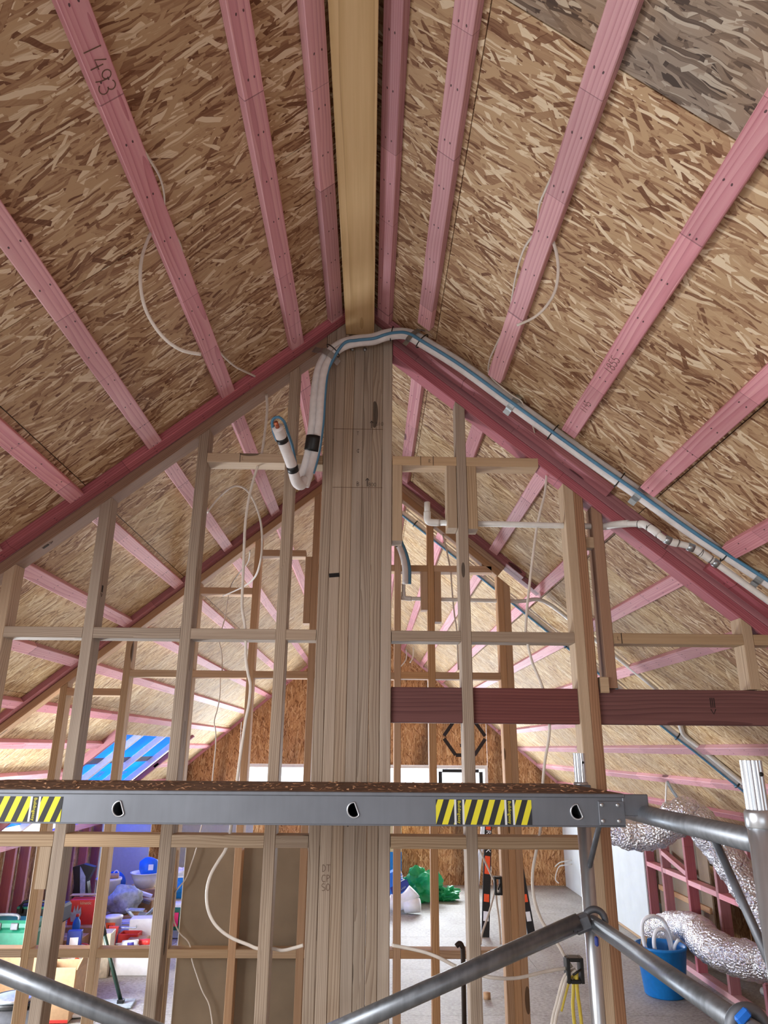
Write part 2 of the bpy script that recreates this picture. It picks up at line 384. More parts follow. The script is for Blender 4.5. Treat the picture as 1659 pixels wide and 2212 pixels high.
GL = {'1': [[(.2, 0), (.25, 1)]], '4': [[(.3, 1), (.05, .4), (.6, .42)], [(.45, .75), (.42, 0)]], '9': [arc(.3, .72, .24, .26, 0, 360, 12), [(.54, .75), (.5, .3), (.4, 0)]],
      '3': [arc(.22, .75, .26, .24, 140, -80, 8)+arc(.22, .27, .3, .27, 85, -150, 9)], '8': [arc(.3, .75, .22, .24, 0, 360, 12), arc(.3, .26, .27, .26, 0, 360, 12)],
      '5': [[(.55, 1), (.15, 1), (.12, .58)]+arc(.28, .3, .3, .28, 120, -140, 9)], '0': [arc(.3, .5, .27, .48, 90, 450, 14)],
      'T': [[(0, 1), (.6, 1)], [(.3, 1), (.3, 0)]], 'B': [[(.1, 0), (.1, 1)]+arc(.1, .76, .4, .24, 90, -90, 7)+arc(.1, .26, .48, .26, 90, -90, 7)],
      'L': [[(.1, 1), (.1, 0), (.55, 0)]], 'R': [[(.1, 0), (.1, 1)]+arc(.1, .74, .42, .26, 90, -90, 7)+[(.55, 0)]], 'C': [arc(.35, .5, .33, .5, 50, 310, 10)],
      'D': [[(.1, 0), (.1, 1)]+arc(.1, .5, .45, .5, 90, -90, 9)], 'S': [arc(.3, .75, .25, .25, 40, 270, 8)+arc(.3, .25, .27, .25, 90, -140, 8)], 'P': [[(.1, 0), (.1, 1)]+arc(.1, .74, .42, .26, 90, -90, 7)],
      '^': [[(.3, 0), (.3, 1)], [(.1, .72), (.3, 1), (.5, .72)]], 'c': [arc(.3, .5, .26, .34, 40, 320, 9), [(.32, 1), (.3, 0)]], ' ': [], 'O': [arc(.3, .5, .27, .48, 90, 450, 14)]}
def written(txt, size, x0=0, y0=0, adv=.72):
    out = []; x = x0
    for ch in txt:
        for st in GL[ch]: out.append([(x+p[0]*size, y0+p[1]*size) for p in st])
        x += size*adv
    return out
def lettering(name, parent, txt, size, mat, m, ext=.0004):
    cu = bpy.data.curves.new(name, 'FONT'); cu.body = txt; cu.size = size; cu.align_x = 'CENTER'; cu.align_y = 'CENTER'; cu.extrude = ext; cu.resolution_u = 3
    t = bpy.data.objects.new(name, cu); C.objects.link(t)
    bpy.context.view_layer.update()
    me = bpy.data.meshes.new_from_object(t); bpy.data.objects.remove(t); bpy.data.curves.remove(cu)
    me.materials.clear(); me.name = name
    return link(name, me, mat, parent, m)
def axes(o, x, y):     # matrix with local x,y world directions, origin o (eye coords)
    x = Vector(x).normalized(); y = Vector(y); y = (y-x*y.dot(x)).normalized(); z = x.cross(y)
    m = Matrix((x, y, z)).transposed().to_4x4(); m.translation = W3(o); return m

# ------------------------------------------------------------------ the roof
TA = math.radians(40); T = math.tan(TA); CA = math.cos(TA); SA = math.sin(TA)
XR = -.07; ZB = 2.033; BD = .035; ZO = ZB + BD/CA        # ridge line, batten underside, board underside
Y1, Y2, Y3 = 3.02, 4.77, 11.9; YB = -3.2
def zb(x): return ZB - T*abs(x-XR)
def zo(x): return ZO - T*abs(x-XR)
def rp(side, s, y, up=0.):
    """point on the board underside at slope distance s from the ridge, raised by up along the outward normal"""
    return Vector((XR+side*(s*CA+up*SA), y, ZO-s*SA+up*CA))
SE = 5.15
roof = {}
def sheet(side, s0, s1, y0, y1, mat):
    par = roof[side]; g = .0018
    o = rp(side, s0+g, y0+g if side < 0 else y1-g, 0)
    xd = Vector((side*CA, 0, -SA)); yd = Vector((0, 1, 0)) if side < 0 else Vector((0, -1, 0))
    m = axes(o, xd, yd); n = m.to_3x3() @ Vector((0, 0, 1)); d = .012 if n.z > 0 else -.012
    L = s1-s0-2*g; B = y1-y0-2*g
    prism('osb_sheet', par, [(0, 0), (L, 0), (L, B), (0, B)], d, mat, m)
roof[-1] = struct('ceiling_left', 'left roof slope of oriented strand board with pink battens')
roof[1] = struct('ceiling_right', 'right roof slope of oriented strand board with pink battens')
yl = [-3.2, -1.5, .1, 1.9, 3.49, 4.42, 5.55, 6.7, 7.1, 8.0, 9.2, 10.05, 10.9, 11.9]
yr = [-3.2, -1.2, 1.265, 3.74, 6.22, 8.7, 11.9]
def mt(side, y):
    if side > 0: return OSB_W if y < 1.2 else (OSB_N if y < 3.7 else OSB_F)
    return OSB_N if y < 3.4 else OSB_F
for a, b in zip(yl[:-1], yl[1:]):
    near = a >= -1.5 and b <= 1.91; dorm = a >= 7.09 and b <= 10.06
    ss = [.05, 2.35] if near else ([.05, 1.6, 3.07] if dorm else [.05, 1.55, 2.75, 3.95, SE])
    for s0, s1 in zip(ss[:-1], ss[1:]): sheet(-1, s0, s1, a, b, mt(-1, a))
    if near: sheet(-1, 3.75, SE, a, b, OSB_N)
for a, b in zip(yr[:-1], yr[1:]):
    ss = [.05, .46, 1.66, 2.86, 4.06, SE]
    for s0, s1 in zip(ss[:-1], ss[1:]): sheet(1, s0, s1, a, b, mt(1, a))
def cover(side, s0, s1, y0, y1):
    m = axes(rp(side, s0, y0 if side < 0 else y1, .0), (side*CA, 0, -SA), (0, 1, 0) if side < 0 else (0, -1, 0)); n = m.to_3x3() @ Vector((0, 0, 1)); k = 1 if n.z > 0 else -1
    m = m @ Matrix.Translation((0, 0, .016*k)); L = s1-s0; B = y1-y0
    prism('joint_light_blocker', roof[side], [(0, 0), (L, 0), (L, B), (0, B)], .006*k, BLACK, m)  # added backing sheet that blocks sky light at the board joints
cover(1, -.02, SE, YB, 12.0)
for a in ((-.02, SE, YB, -1.5), (-.02, 2.35, -1.5, 1.9), (3.75, SE, -1.5, 1.9), (-.02, SE, 1.9, 7.1), (-.02, 3.07, 7.1, 10.05), (-.02, SE, 10.05, 12.0)): cover(-1, *a)
# battens
SG = [.135, .37, .77, 1.17, 1.575, 1.975, 2.375, 2.79, 3.165, 3.55, 3.95, 4.35]
def batten(side, s0, y0, y1, name='batten', mat=PINK):
    n = Vector((side*SA, 0, CA)); c = rp(side, s0+.035, 0, -BD/2)
    return beam(name, roof[side], (c.x, y0, c.z), (c.x, y1, c.z), .07, BD, mat, up=n)
nb = {}
for side in (-1, 1):
    for i, s in enumerate(SG):
        if side < 0:
            segs = [(-3.2, 2.945)] if s < 2.3 or s > 3.7 else [(-3.2, -1.5), (1.9, 2.945)]
            segs += [(3.11, 4.695)]
            segs += [(4.86, 11.83)] if s < 3.1 else [(4.86, 7.06), (10.05, 11.83)]
        else: segs = [(-3.2, 2.76 if i else 2.945)] + ([(3.11, 11.83)] if s > 1.5 else [(3.11, 4.695), (4.86, 11.83)])
        for q, (a, b) in enumerate(segs):
            o = batten(side, s, a, b)
            if q == 0: nb[side, i] = o
# rake battens lying along the wall plates, in front of and behind each partition
def rake(side, s0, s1, y, mat, name, par, perp0, h, w_, x0=None):
    """timber running down the slope: underside perp0 below the batten underside, depth h, y = near face, width w_;
    x0 starts it with a plumb cut at that x"""
    n = Vector((side*SA, 0, CA)); ctr = -(BD+perp0) + h/2; c0 = (0, 0)
    if x0 is not None: s0 = (abs(x0-XR)-ctr*SA)/CA; c0 = (0, -T)
    a = rp(side, s0, y+w_/2, ctr); b = rp(side, s1, y+w_/2, ctr)
    return beam(name, par, a, b, w_, h, mat, up=n, c0=c0)
rake(-1, .09, SE, 2.95, PINK_D, 'rake_batten', roof[-1], 0, .035, .069)
rake(1, .09, 1.50, 2.95, PINK_D, 'rake_batten', roof[1], 0, .035, .069)
rake(1, 2.02, SE, 2.95, PINK_D, 'rake_batten', roof[1], 0, .035, .069)
rake(-1, .09, 3.9, 4.70, PINK_D, 'rake_batten', roof[-1], 0, .035, .069)
rake(1, .09, 1.47, 4.70, PINK_D, 'rake_batten', roof[1], 0, .035, .069)
rake(-1, .09, SE, 11.83, PINK, 'rake_batten', roof[-1], 0, .035, .069)
rake(1, .09, SE, 11.83, PINK, 'rake_batten', roof[1], 0, .035, .069)
# trimmers of the opening in the far left slope
rake(-1, 3.0, 4.6, 7.03, PINK_D, 'opening_trimmer', roof[-1], .04, .10, .07)
rake(-1, 3.0, 4.6, 10.05, PINK_D, 'opening_trimmer', roof[-1], .0, .06, .07)
# pencilled numbers on the battens
def onbatten(side, i, y, size, txt, mat):
    p = rp(side, SG[i]+.035, y, -BD-.0003)
    m = axes(p, (0, -side, 0), (-side*CA, 0, SA))
    ribbon('pencil_number', nb[side, i], written(txt, size, -.36*size*len(txt), -.5*size), size*.055, mat, m)
onbatten(-1, 2, 1.30, .046, '1493', PENCIL)
onbatten(1, 3, 2.18, .034, '1855', PENCIL)
onbatten(1, 3, 2.5, .028, '1145', PENCIL)

# ridge beam
rb = tag(beam('ridge_beam', None, (XR, YB, 2.02), (XR, 3.02, 2.02), .137, .218, LVL, ch=.002), 'wide yellow pine ridge beam running overhead along the roof apex', 'beam')
tag(beam('ridge_beam', None, (XR, 3.12, 2.02), (XR, 11.83, 2.02), .137, .218, LVL, ch=.002), 'rear length of ridge beam continuing past the laminated post', 'beam')

# ------------------------------------------------------------------ near partition
wn = struct('wall_near_partition', 'near open timber stud partition under the roof slope')
FZ = -H
def stud(par, x0, z0, z1, y, mat, w_=.045, d=.09, rake_top=False, name='stud', k=0.):
    xc = x0+w_/2
    if rake_top:
        sgn = -1 if xc > XR else 1
        zt = zb(xc)-k/CA
        return beam(name, par, (xc, y+d/2, z0), (xc, y+d/2, zt), d, w_, mat, up=(1, 0, 0), c1=(0, sgn*T))
    return beam(name, par, (xc, y+d/2, z0), (xc, y+d/2, z1), d, w_, mat, up=(1, 0, 0))
def nog(par, x0, x1, ztop, y, mat, d=.09, h=.045, name='nog'):
    return beam(name, par, (x0, y+d/2, ztop-h/2), (x1, y+d/2, ztop-h/2), d, h, mat)
PL = FZ+.045
stud(wn, -1.98, PL, 0, Y1, PINE, rake_top=True, k=.048)
stud(wn, -1.58, PL, 0, Y1, PINE, rake_top=True, k=.048)
stud(wn, -1.208, PL, 0, Y1, PINE_G, rake_top=True, k=.048)
stud(wn, -.80, PL, 0, Y1, PINE_G, rake_top=True, k=.048)
stud(wn, -.40, PL, 0, Y1, PINE_G, rake_top=True, k=.048)
stud(wn, .384, PL, 0, Y1, PINE_G, rake_top=True, k=.0735)
stud(wn, .867, PL, 0, Y1, PINE, rake_top=True, k=.0735); stud(wn, .912, PL, 0, Y1, PINE_B, w_=.04, rake_top=True, k=.0735)
stud(wn, .992, .245, 0, Y1+.01, PINE_B, rake_top=True, k=.0735)
stud(wn, 1.59, .245, 0, Y1, PINE, rake_top=True, k=.0735)
stud(wn, 2.02, .245, 0, Y1, PINE, rake_top=True, k=.0735)
# trimmers and packers
for x0, z0, z1 in ((.337, .932, 1.229), (.4295, .93, 1.229), (.0905, .87, 1.229), (-1.255, -.515, -.369)):
    stud(wn, x0, z0, z1, Y1 if x0 != .4295 else Y1+.004, PINE, name='packer')
# nogs, at 800 centres
for a, b, z, m in ((-1.935, -1.58, .474, PINE_G), (-1.535, -1.208, .474, PINE_G), (-1.163, -.80, .474, PINE_G), (-.755, -.40, .474, PINE_G), (-.355, -.229, .474, PINE_G), (.0905, .384, .474, PINE_G), (.429, .867, .474, PINE_G), (1.037, 1.59, .474, PINE), (1.635, 2.02, .474, PINE),
                   (-1.935, -1.58, -.324, PINE), (-1.535, -1.208, -.324, PINE), (-1.163, -.80, -.324, PINE), (-.755, -.40, -.324, PINE), (-.355, -.229, -.324, PINE_G), (.0905, .384, -.324, PINE), (.429, .867, -.324, PINE),
                   (-.755, -.40, 1.276, PINE), (-.355, -.229, 1.271, PINE), (.0905, .384, 1.274, PINE), (.429, .76, 1.274, PINE),
                   (-1.535, -1.208, -1.124, PINE), (-1.163, -.80, -1.124, PINE), (-.755, -.40, -1.124, PINE), (-.355, -.229, -1.124, PINE), (.0905, .384, -1.124, PINE), (.429, .867, -1.124, PINE)):
    nog(wn, a, b, z, Y1, m)
nog(wn, .961, .995, .29, Y1-.004, PINE, d=.035, h=.065, name='packer'); nog(wn, .957, .992, .905, Y1+.02, PINE, d=.05, h=.05, name='packer')
nog(wn, -3.0, -.229, PL, Y1, PINE, name='bottom_plate'); nog(wn, .0905, .96, PL, Y1, PINE, name='bottom_plate')
# lintel boards
for a, b in ((.0905, .3835), (.4295, .866), (.9535, 3.0)):
    beam('lintel', wn, (a, Y1+.045, .171), (b, Y1+.045, .171), .06, .142, RED, up=(0, 0, 1))
# raking top plates
rake(-1, .276, 4.0, Y1, PINE_B, 'top_plate', wn, .046, .045, .09, -.229)
rake(-1, .276, 4.0, Y1, PINK_D, 'upper_plate', wn, 0., .035, .09, -.229)
rake(1, .29, 4.0, Y1, PINK_D, 'upper_plate', wn, .026, .061, .09, .0905)
rake(1, .31, 4.0, Y1+.001, PINK_D, 'top_plate', wn, .0715, .045, .09, .0905)
# marks on nogs
def onface(par, x, z, txt, size, mat, y=Y1, wdt=.07): ribbon('pencil_mark', par, written(txt, size), size*wdt, mat, axes((x, y-.0003, z), (1, 0, 0), (0, 0, 1)))
ribbon('marker_line', wn, [[(0, 0), (0, .045)]], .0025, INK, axes((-.605, Y1-.0003, 1.231), (1, 0, 0), (0, 0, 1))); onface(wn, -.597, 1.243, 'L', .014, INK)
for x in (.22, .277): ribbon('marker_line', wn, [[(0, 0), (0, .045)]], .0022, INK, axes((x, Y1-.0003, 1.229), (1, 0, 0), (0, 0, 1)))
onface(wn, .256, 1.243, 'R', .016, INK)
ribbon('marker_line', wn, [[(0, 0), (0, .045)]], .003, INK, axes((1.068, Y1-.0003, .429), (1, 0, 0), (0, 0, 1))); onface(wn, 1.05, .443, 'L', .016, INK)

def stamp(par, m, k=1.):
    st = [[(0, i*.006*k), (.03*k, i*.006*k)] for i in range(3)] + [[(.035*k, -.002*k), (.05*k, .006*k), (.035*k, .014*k)]]
    ribbon('brand_stamp', par, st, .0028*k, INK, m)
stamp(wn, axes((1.42, Y1+.0145, .21), (0, 0, -1), (1, 0, 0)), 1.3)
def under(side, sdist, y): return axes(rp(side, sdist, y, -(BD+.0465)), (-side*-CA, 0, -SA) if side > 0 else (-CA, 0, -SA), (0, 1, 0))
stamp(wn, axes(rp(-1, 1.86, Y1+.035, -(BD+.0465)), (CA, 0, SA), (0, 1, 0)) @ Matrix.Rotation(PI, 4, 'X'), 1.0)
stamp(wn, axes((-1.1625, Y1+.03, .66), (0, 0, -1), (0, 1, 0)), 1.0)
# laminated post
lp = thing('laminated_post', 'tall laminated post of seven pine boards carrying the ridge beam', 'post', (-.069, 3.065, FZ))
lw = .0452
lmats = [PINE_G]*7
lam = []
for i in range(7):
    x0 = -.2275+i*lw
    if 2 <= i <= 4: o = stud(lp, x0, FZ, 1.908, Y1, lmats[i], w_=.0446, name='lamination')
    else:
        xc = x0+.0223; sgn = -1 if xc > XR else 1
        o = beam('lamination', lp, (xc, Y1+.045, FZ), (xc, Y1+.045, zb(xc)-.001), .09, .0446, lmats[i], up=(1, 0, 0), c1=(0, sgn*T))
    lam.append(o)
def onpost(i, x, z, txt, size, mat=INK): ribbon('pencil_mark', lp, written(txt, size), size*.075, mat, axes((x, Y1-.0004, z), (1, 0, 0), (0, 0, 1)))
for z, x0, x1 in ((1.405, -.185, .045), (1.116, -.18, .045)): ribbon('pencil_line', lp, [[(x0, 0), (x1, .001)]], .0022, PENCIL, axes((0, Y1-.0004, z), (1, 0, 0), (0, 0, 1)))
onpost(0, -.018, 1.412, '^', .036); onpost(0, .012, 1.425, '510', .017); onpost(0, -.076, 1.375, 'T', .018); onpost(0, -.074, 1.285, 'c', .022)
onpost(0, -.072, 1.124, 'B', .02); onpost(0, -.035, 1.122, '^', .04); onpost(0, -.018, 1.123, '800', .017)
for t, z in (('DT', -.45), ('CP', -.485), ('SO', -.515)): onpost(0, -.172, z, t, .024, PENCIL)
ribbon('burn_mark', lp, [[(-.182, 0), (-.138, .004)]], .018, plain('black_scribble', (26, 20, 20), .9, noise=.3, nscale=200), axes((0, Y1-.0005, .708), (1, 0, 0), (0, 0, 1)))
for x in (-.105, -.045): lathe('bolt_head', lp, (x, Y1-.002, 1.826), [(.009, 0), (.009, .004), (.004, .007), (.001, .0075)], GALV, 12, Matrix.Rotation(PI/2, 3, 'X'))

# ------------------------------------------------------------------ second partition
ws = struct('wall_second_partition', 'second open timber stud partition behind the first')
for x0, m in ((-2.0, PINE), (-1.61, PINE), (-1.2, PINE), (-.805, PINE_O), (-.408, PINE_O), (.388, PINE_O)):
    stud(ws, x0, PL, 0, Y2, m, rake_top=True, k=.048 if x0 < 0 else .09)
for x0 in (.863, .907): stud(ws, x0, PL, 0, Y2, PINE_O, w_=.0435, rake_top=True, k=.09)
stud(ws, .8185, PL, -.26, Y2, PINE_O, w_=.044, name='jack_stud')
stud(ws, .16, PL, 0, Y2, PINE_O, rake_top=True, k=.09)
for x0, z0, z1 in ((-.4535, .79, 1.25), (.3425, .89, 1.155), (.434, .81, 1.155)): stud(ws, x0, z0, z1, Y2, PINE_O, name='packer')
for a, b, z, m in ((-2.4, -2.0, .474, PINE), (-1.955, -1.61, .353, PINE_O), (-1.565, -1.2, .474, PINE), (-1.155, -.805, .474, PINE_O), (-.76, -.408, .474, PINE_O), (-.363, .16, .474, PINE_O), (.205, .388, .478, PINE_O), (.433, .863, .478, PINE_O), (-.363, .16, 1.2, PINE_O),
                   (-1.155, -.805, 1.027, PINE_O), (-.76, -.4535, 1.296, PINE_O), (.205, .388, 1.2, PINE_O), (.433, .83, 1.2, PINE_O),
                   (-2.4, -2.0, -.324, PINE), (-1.955, -1.61, -.324, PINE), (-1.565, -1.2, -.324, PINE), (-1.155, -.805, -.324, PINE), (-.76, -.408, -.324, PINE), (-.363, .16, -.324, PINE_O), (.205, .388, -.324, PINE_O), (.433, .8185, -.324, PINE_O),
                   (-2.4, -2.0, -1.124, PINE), (-1.955, -1.61, -1.124, PINE), (-1.565, -1.2, -1.124, PINE), (-1.155, -.805, -1.124, PINE), (-.76, -.408, -1.124, PINE), (-.363, .16, -1.124, PINE_O), (.205, .388, -1.124, PINE_O), (.433, .8185, -1.124, PINE_O)):
    nog(ws, a, b, z, Y2, m)
nog(ws, -3.0, .95, PL, Y2, PINE, name='bottom_plate')
rake(-1, .09, 3.9, Y2, PINE_O, 'top_plate', ws, .046, .045, .09); rake(-1, .09, 3.9, Y2, PINK_D, 'upper_plate', ws, 0., .035, .09)
rake(1, .09, 1.33, Y2, PINE_O, 'upper_plate', ws, .042, .042, .09); rake(1, .09, 1.33, Y2, PINE_O, 'top_plate', ws, .088, .045, .09); rake(1, .09, 1.62, Y2, PINK_D, 'upper_plate', ws, 0., .035, .09)

# ------------------------------------------------------------------ floor, knee walls, gables
fl = struct('floor', 'pale grey particleboard floor sheets')
yy = YB; row = 0
while yy < 12.6:
    y1_ = min(yy+1.2, 12.7); xs = [-4.3, -2.0, 1.6, 4.6] if row % 2 else [-4.3, -.2, 3.4, 4.6]
    for a, b in zip(xs[:-1], xs[1:]):
        prism('flooring_sheet', fl, [(.0015, .0015), (b-a-.0015, .0015), (b-a-.0015, y1_-yy-.0015), (.0015, y1_-yy-.0015)], -.02, FLOOR, axes((a, yy, FZ), (1, 0, 0), (0, 1, 0)))
    yy = y1_; row += 1
tag(box('floor_base', None, (.15, 4.7, FZ-.07), (9.2, 16.4, .09), STEEL, bev=0), 'dark joist deck beneath the floor sheets', None, kind='structure')
# right knee wall
kr = struct('wall_right', 'right knee wall, partly lined with white board and partly open pink studs')
KX = 3.0
for y in (8.40, 7.96, 7.36, 6.75, 6.15, 5.55, 4.95): beam('stud', kr, (KX+.045, y, PL), (KX+.045, y, zb(KX+.045)-.05), .045, .09, PINK_D, up=(1, 0, 0))
beam('bottom_plate', kr, (KX+.045, 4.6, FZ+.0225), (KX+.045, 8.44, FZ+.0225), .09, .045, PINK)
beam('top_plate', kr, (KX+.045, 4.6, zb(KX+.045)-.03), (KX+.045, 11.8, zb(KX+.045)-.03), .09, .045, PINK)
for a, b, z in ((7.9825, 8.3775, -1.13), (7.3825, 7.9375, -1.13), (6.7725, 7.3375, -1.145), (6.1725, 6.7275, -1.15), (5.5725, 6.1275, -1.15)): beam('nog', kr, (KX+.045, a, z-.0225), (KX+.045, b, z-.0225), .09, .045, PINK)
beam('brace_nog', kr, (KX+.03, 7.3825, -1.1), (KX+.03, 7.9375, -.99), .06, .045, PINK)
prism('plasterboard_sheet', kr, [(0, 0), (2.0, 0), (2.0, 1.44), (0, 1.44)], .013, GIBW, axes((KX-.013, 9.84, FZ+.004), (0, 1, 0), (0, 0, 1)))
prism('plasterboard_sheet', kr, [(0, 0), (1.4, 0), (1.4, 1.44), (0, 1.44)], .013, GIBW, axes((KX-.013, 8.43, FZ+.004), (0, 1, 0), (0, 0, 1)))
box('floor_batten', kr, (KX-.02, 9.2, FZ+.012), (.02, 1.5, .02), PINE, bev=.002)
box('brown_board', kr, (KX+.12, 7.75, -1.3), (.015, 1.25, 1.0), GIBB, bev=0)
box('brown_board_trim', kr, (KX+.105, 7.75, -1.37), (.03, 1.2, .05), PINE_O)
ke = struct('wall_eaves_right', 'strand board eaves wall behind the open pink studs')
prism('osb_sheet', ke, [(0, 0), (.95, 0), (.95, 5.0), (0, 5.0)], .012, OSB_G, axes((3.95, 3.2, FZ+.001), (0, 0, 1), (0, 1, 0)))
prism('osb_sheet', ke, [(0, 0), (.95, 0), (.95, 3.6), (0, 3.6)], .012, OSB_G, axes((3.95, 8.21, FZ+.001), (0, 0, 1), (0, 1, 0)))
kn = struct('wall_near_right', 'right knee wall of the near room, lined with strand board')
prism('osb_sheet', kn, [(0, 0), (1.4, 0), (1.4, 6.1), (0, 6.1)], .012, OSB_N, axes((KX+.1, YB, FZ+.001), (0, 0, 1), (0, 1, 0)))
knl = struct('wall_near_left', 'left knee wall of the near room, lined with strand board')
prism('osb_sheet', knl, [(0, 0), (1.4, 0), (1.4, 6.1), (0, 6.1)], .012, OSB_N, axes((-3.35, YB, FZ+.001), (0, 0, 1), (0, 1, 0)))
# left knee wall
kl = struct('wall_left', 'left knee wall of pink studs and strand board below the roof opening')
LX = -3.3
for y in (4.95, 6.62, 7.1, 7.43, 7.73, 8.1, 8.5, 8.9, 9.3, 9.7): beam('stud', kl, (LX-.045, y, FZ), (LX-.045, y, -.92), .045, .09, PINK_D, up=(1, 0, 0))
box('added_window_reveal', kl, (LX-.06, 5.78, -1.62), (.12, 1.6, .05), WHITET); prism('osb_sheet', kl, [(0, 0), (.3, 0), (.3, 1.68), (0, 1.68)], .012, OSB_F, axes((LX-.105, 4.92, FZ+.002), (0, 0, 1), (0, 1, 0)))  # reveal and low board of the added window outside the view
beam('sill_plate', kl, (LX-.045, 4.9, -.885), (LX-.045, 9.75, -.885), .09, .07, PINK)
for a, b in ((6.6, 7.9), (7.9, 9.75)): prism('osb_sheet', kl, [(0, 0), (1.0, 0), (1.0, b-a-.003), (0, b-a-.003)], .012, OSB_F, axes((LX-.105, a, FZ+.002), (0, 0, 1), (0, 1, 0)))
prism('plasterboard_return', kl, [(0, 0), (.62, 0), (.62, 1.2), (0, 1.2)], .013, LILAC, axes((LX-.05, 9.85, FZ+.002), (1, 0, 0), (0, 0, 1)))
for x in (-2.58, -2.5): beam('post', kl, (x, 9.92, FZ), (x, 9.92, -.62), .07, .045, PINK, up=(1, 0, 0))
beam('nog', kl, (-3.1, 9.92, -.86), (-2.6, 9.92, -.86), .07, .045, PINK)
prism('plasterboard_sheet', kl, [(0, 0), (1.85, 0), (1.85, 1.2), (0, 1.2)], .013, LILAC, axes((LX+.002, 9.99, FZ+.002), (0, 1, 0), (0, 0, 1)))
# rafters and blue wrap outside the roof opening
op = struct('roof_opening', 'open rafters and blue wrap outside the left roof opening')
for y in (7.25, 8.15, 9.05, 9.95):
    n = Vector((-SA, 0, CA)); a = rp(-1, 2.95, y, .05); b = rp(-1, 4.6, y, .05); beam('rafter', op, a, b, .07, .06, WHITET, up=n)  # rafters coloured white for the strong daylight on them
wi = 0
for y0, y1_ in ((7.06, 8.14), (8.16, 9.04), (9.06, 9.94), (9.96, 10.3)):
    s0 = 2.9
    m = axes(rp(-1, s0, y0, .085), (-CA, 0, -SA), (0, 1, 0))
    p = prism('roof_wrap', op, [(0, 0), (1.65, .01), (1.66, y1_-y0), (0, y1_-y0-.01)], .002, WRAP, m)
    mm = axes(rp(-1, s0+.62, y0+.01, .082), (-CA, 0, -SA), (0, 1, 0)); prism('printed_band', p, [(0, 0), (.10, .0), (.10, y1_-y0-.03), (0, y1_-y0-.03)], .001, GREYD, mm)
    L = axes(rp(-1, s0+.92, (y0+y1_)/2, .081), (0, 1, 0), (CA, 0, SA))
    lettering('lettering', p, 'pro' if wi % 2 == 0 else 'KTA', .16, BAGC, L); wi += 1
# far gable
gw = struct('wall_gable', 'far strand board gable wall with two windows')
def gpoly(pts, mat=OSB_G): prism('osb_sheet', gw, [(z, x) for x, z in pts], .012, mat, axes((0, Y3, 0), (0, 0, 1), (1, 0, 0)))
WZ0, WZ1 = -.95, -.25
def strip(a, b, z0=None, z1=None, mat=OSB_G):
    g = .002
    zb_ = FZ if z0 is None else z0
    pts = [(a+g, zb_), (b-g, zb_)]
    if z1 is None:
        pts.append((b-g, zo(b)-.002))
        if a < XR < b: pts.append((XR, zo(XR)-.002))
        pts.append((a+g, zo(a)-.002))
    else: pts += [(b-g, z1), (a+g, z1)]
    gpoly(pts, mat)
strip(-3.6, -2.04); strip(3.05, 3.6)
strip(-2.04, -.83, None, WZ0); strip(-2.04, -.83, WZ1+.002); strip(-.83, .1); strip(.1, 1.88, None, WZ0); strip(.1, .95, WZ1+.002); strip(.95, 1.88, WZ1+.002); strip(1.88, 3.05)
# hexagon sprayed on the board, open at its two side corners
hx = [(1.53+a, .175+b) for a, b in ((.345, 0), (.15, .27), (-.15, .27), (-.345, 0), (-.15, -.27), (.15, -.27))]
def lerp(a, b, t): return (a[0]+(b[0]-a[0])*t, a[1]+(b[1]-a[1])*t)
for a, b, t0, t1 in ((0, 1, .08, 1), (1, 2, 0, 1), (2, 3, 0, .92), (3, 4, .08, 1), (4, 5, 0, 1), (5, 0, 0, .92)):
    ribbon('stencil_bar', gw, [[lerp(hx[a], hx[b], t0), lerp(hx[a], hx[b], t1)]], .055, INK, axes((0, Y3-.0006, 0), (1, 0, 0), (0, 0, 1)))
ribbon('stencil_dot', gw, [[(1.455, .05), (1.50, .05)]], .05, INK, axes((0, Y3-.0006, 0), (1, 0, 0), (0, 0, 1)))
def window(nm, a, b, fm, label):
    w_ = struct(nm, label); t = .05; zc = (WZ0+WZ1)/2
    for c, s in (((a+t/2, Y3+.03, zc), (t, .1, WZ1-WZ0)), ((b-t/2, Y3+.03, zc), (t, .1, WZ1-WZ0)), (((a+b)/2, Y3+.03, WZ1-t/2), (b-a-2*t, .1, t)), (((a+b)/2, Y3+.03, WZ0+t/2), (b-a-2*t, .1, t))): box('frame', w_, c, s, fm, bev=.003)
    box('pane', w_, ((a+b)/2, Y3+.05, zc), (b-a-2*t, .006, WZ1-WZ0-2*t), GLASS, bev=0); return w_
window('window_1', -2.04, -.83, WHITET, 'left gable window with pale frame glowing white')
w2 = window('window_2', .1, 1.88, WHITET, 'right gable window with a black sash glowing white')
for c, s in (((1.13, Y3+.02, -.62), (.06, .06, .56)), ((1.77, Y3+.02, -.62), (.06, .06, .56)), ((1.45, Y3+.02, -.33), (.58, .06, .05)), ((1.45, Y3+.02, -.88), (.58, .06, .05))): box('sash', w2, c, s, BLACK)
# rear gable, behind the camera, with its window opening
rg = struct('wall_rear_gable', 'rear strand board gable behind the viewer with a wide window opening')
def rgp(pts): prism('osb_sheet', rg, [(z, x) for x, z in pts], -.012, OSB_N, axes((0, YB, 0), (0, 0, 1), (1, 0, 0)))
rgp([(-3.6, FZ), (-1.4, FZ), (-1.4, zo(-1.4)), (-3.6, zo(-3.6))]); rgp([(2.0, FZ), (3.6, FZ), (3.6, zo(3.6)), (2.0, zo(2.0))])
rgp([(-1.4, FZ), (2.0, FZ), (2.0, -1.25), (-1.4, -1.25)]); rgp([(-1.4, .05), (2.0, .05), (2.0, zo(2.0)), (XR, zo(XR)), (-1.4, zo(-1.4))])

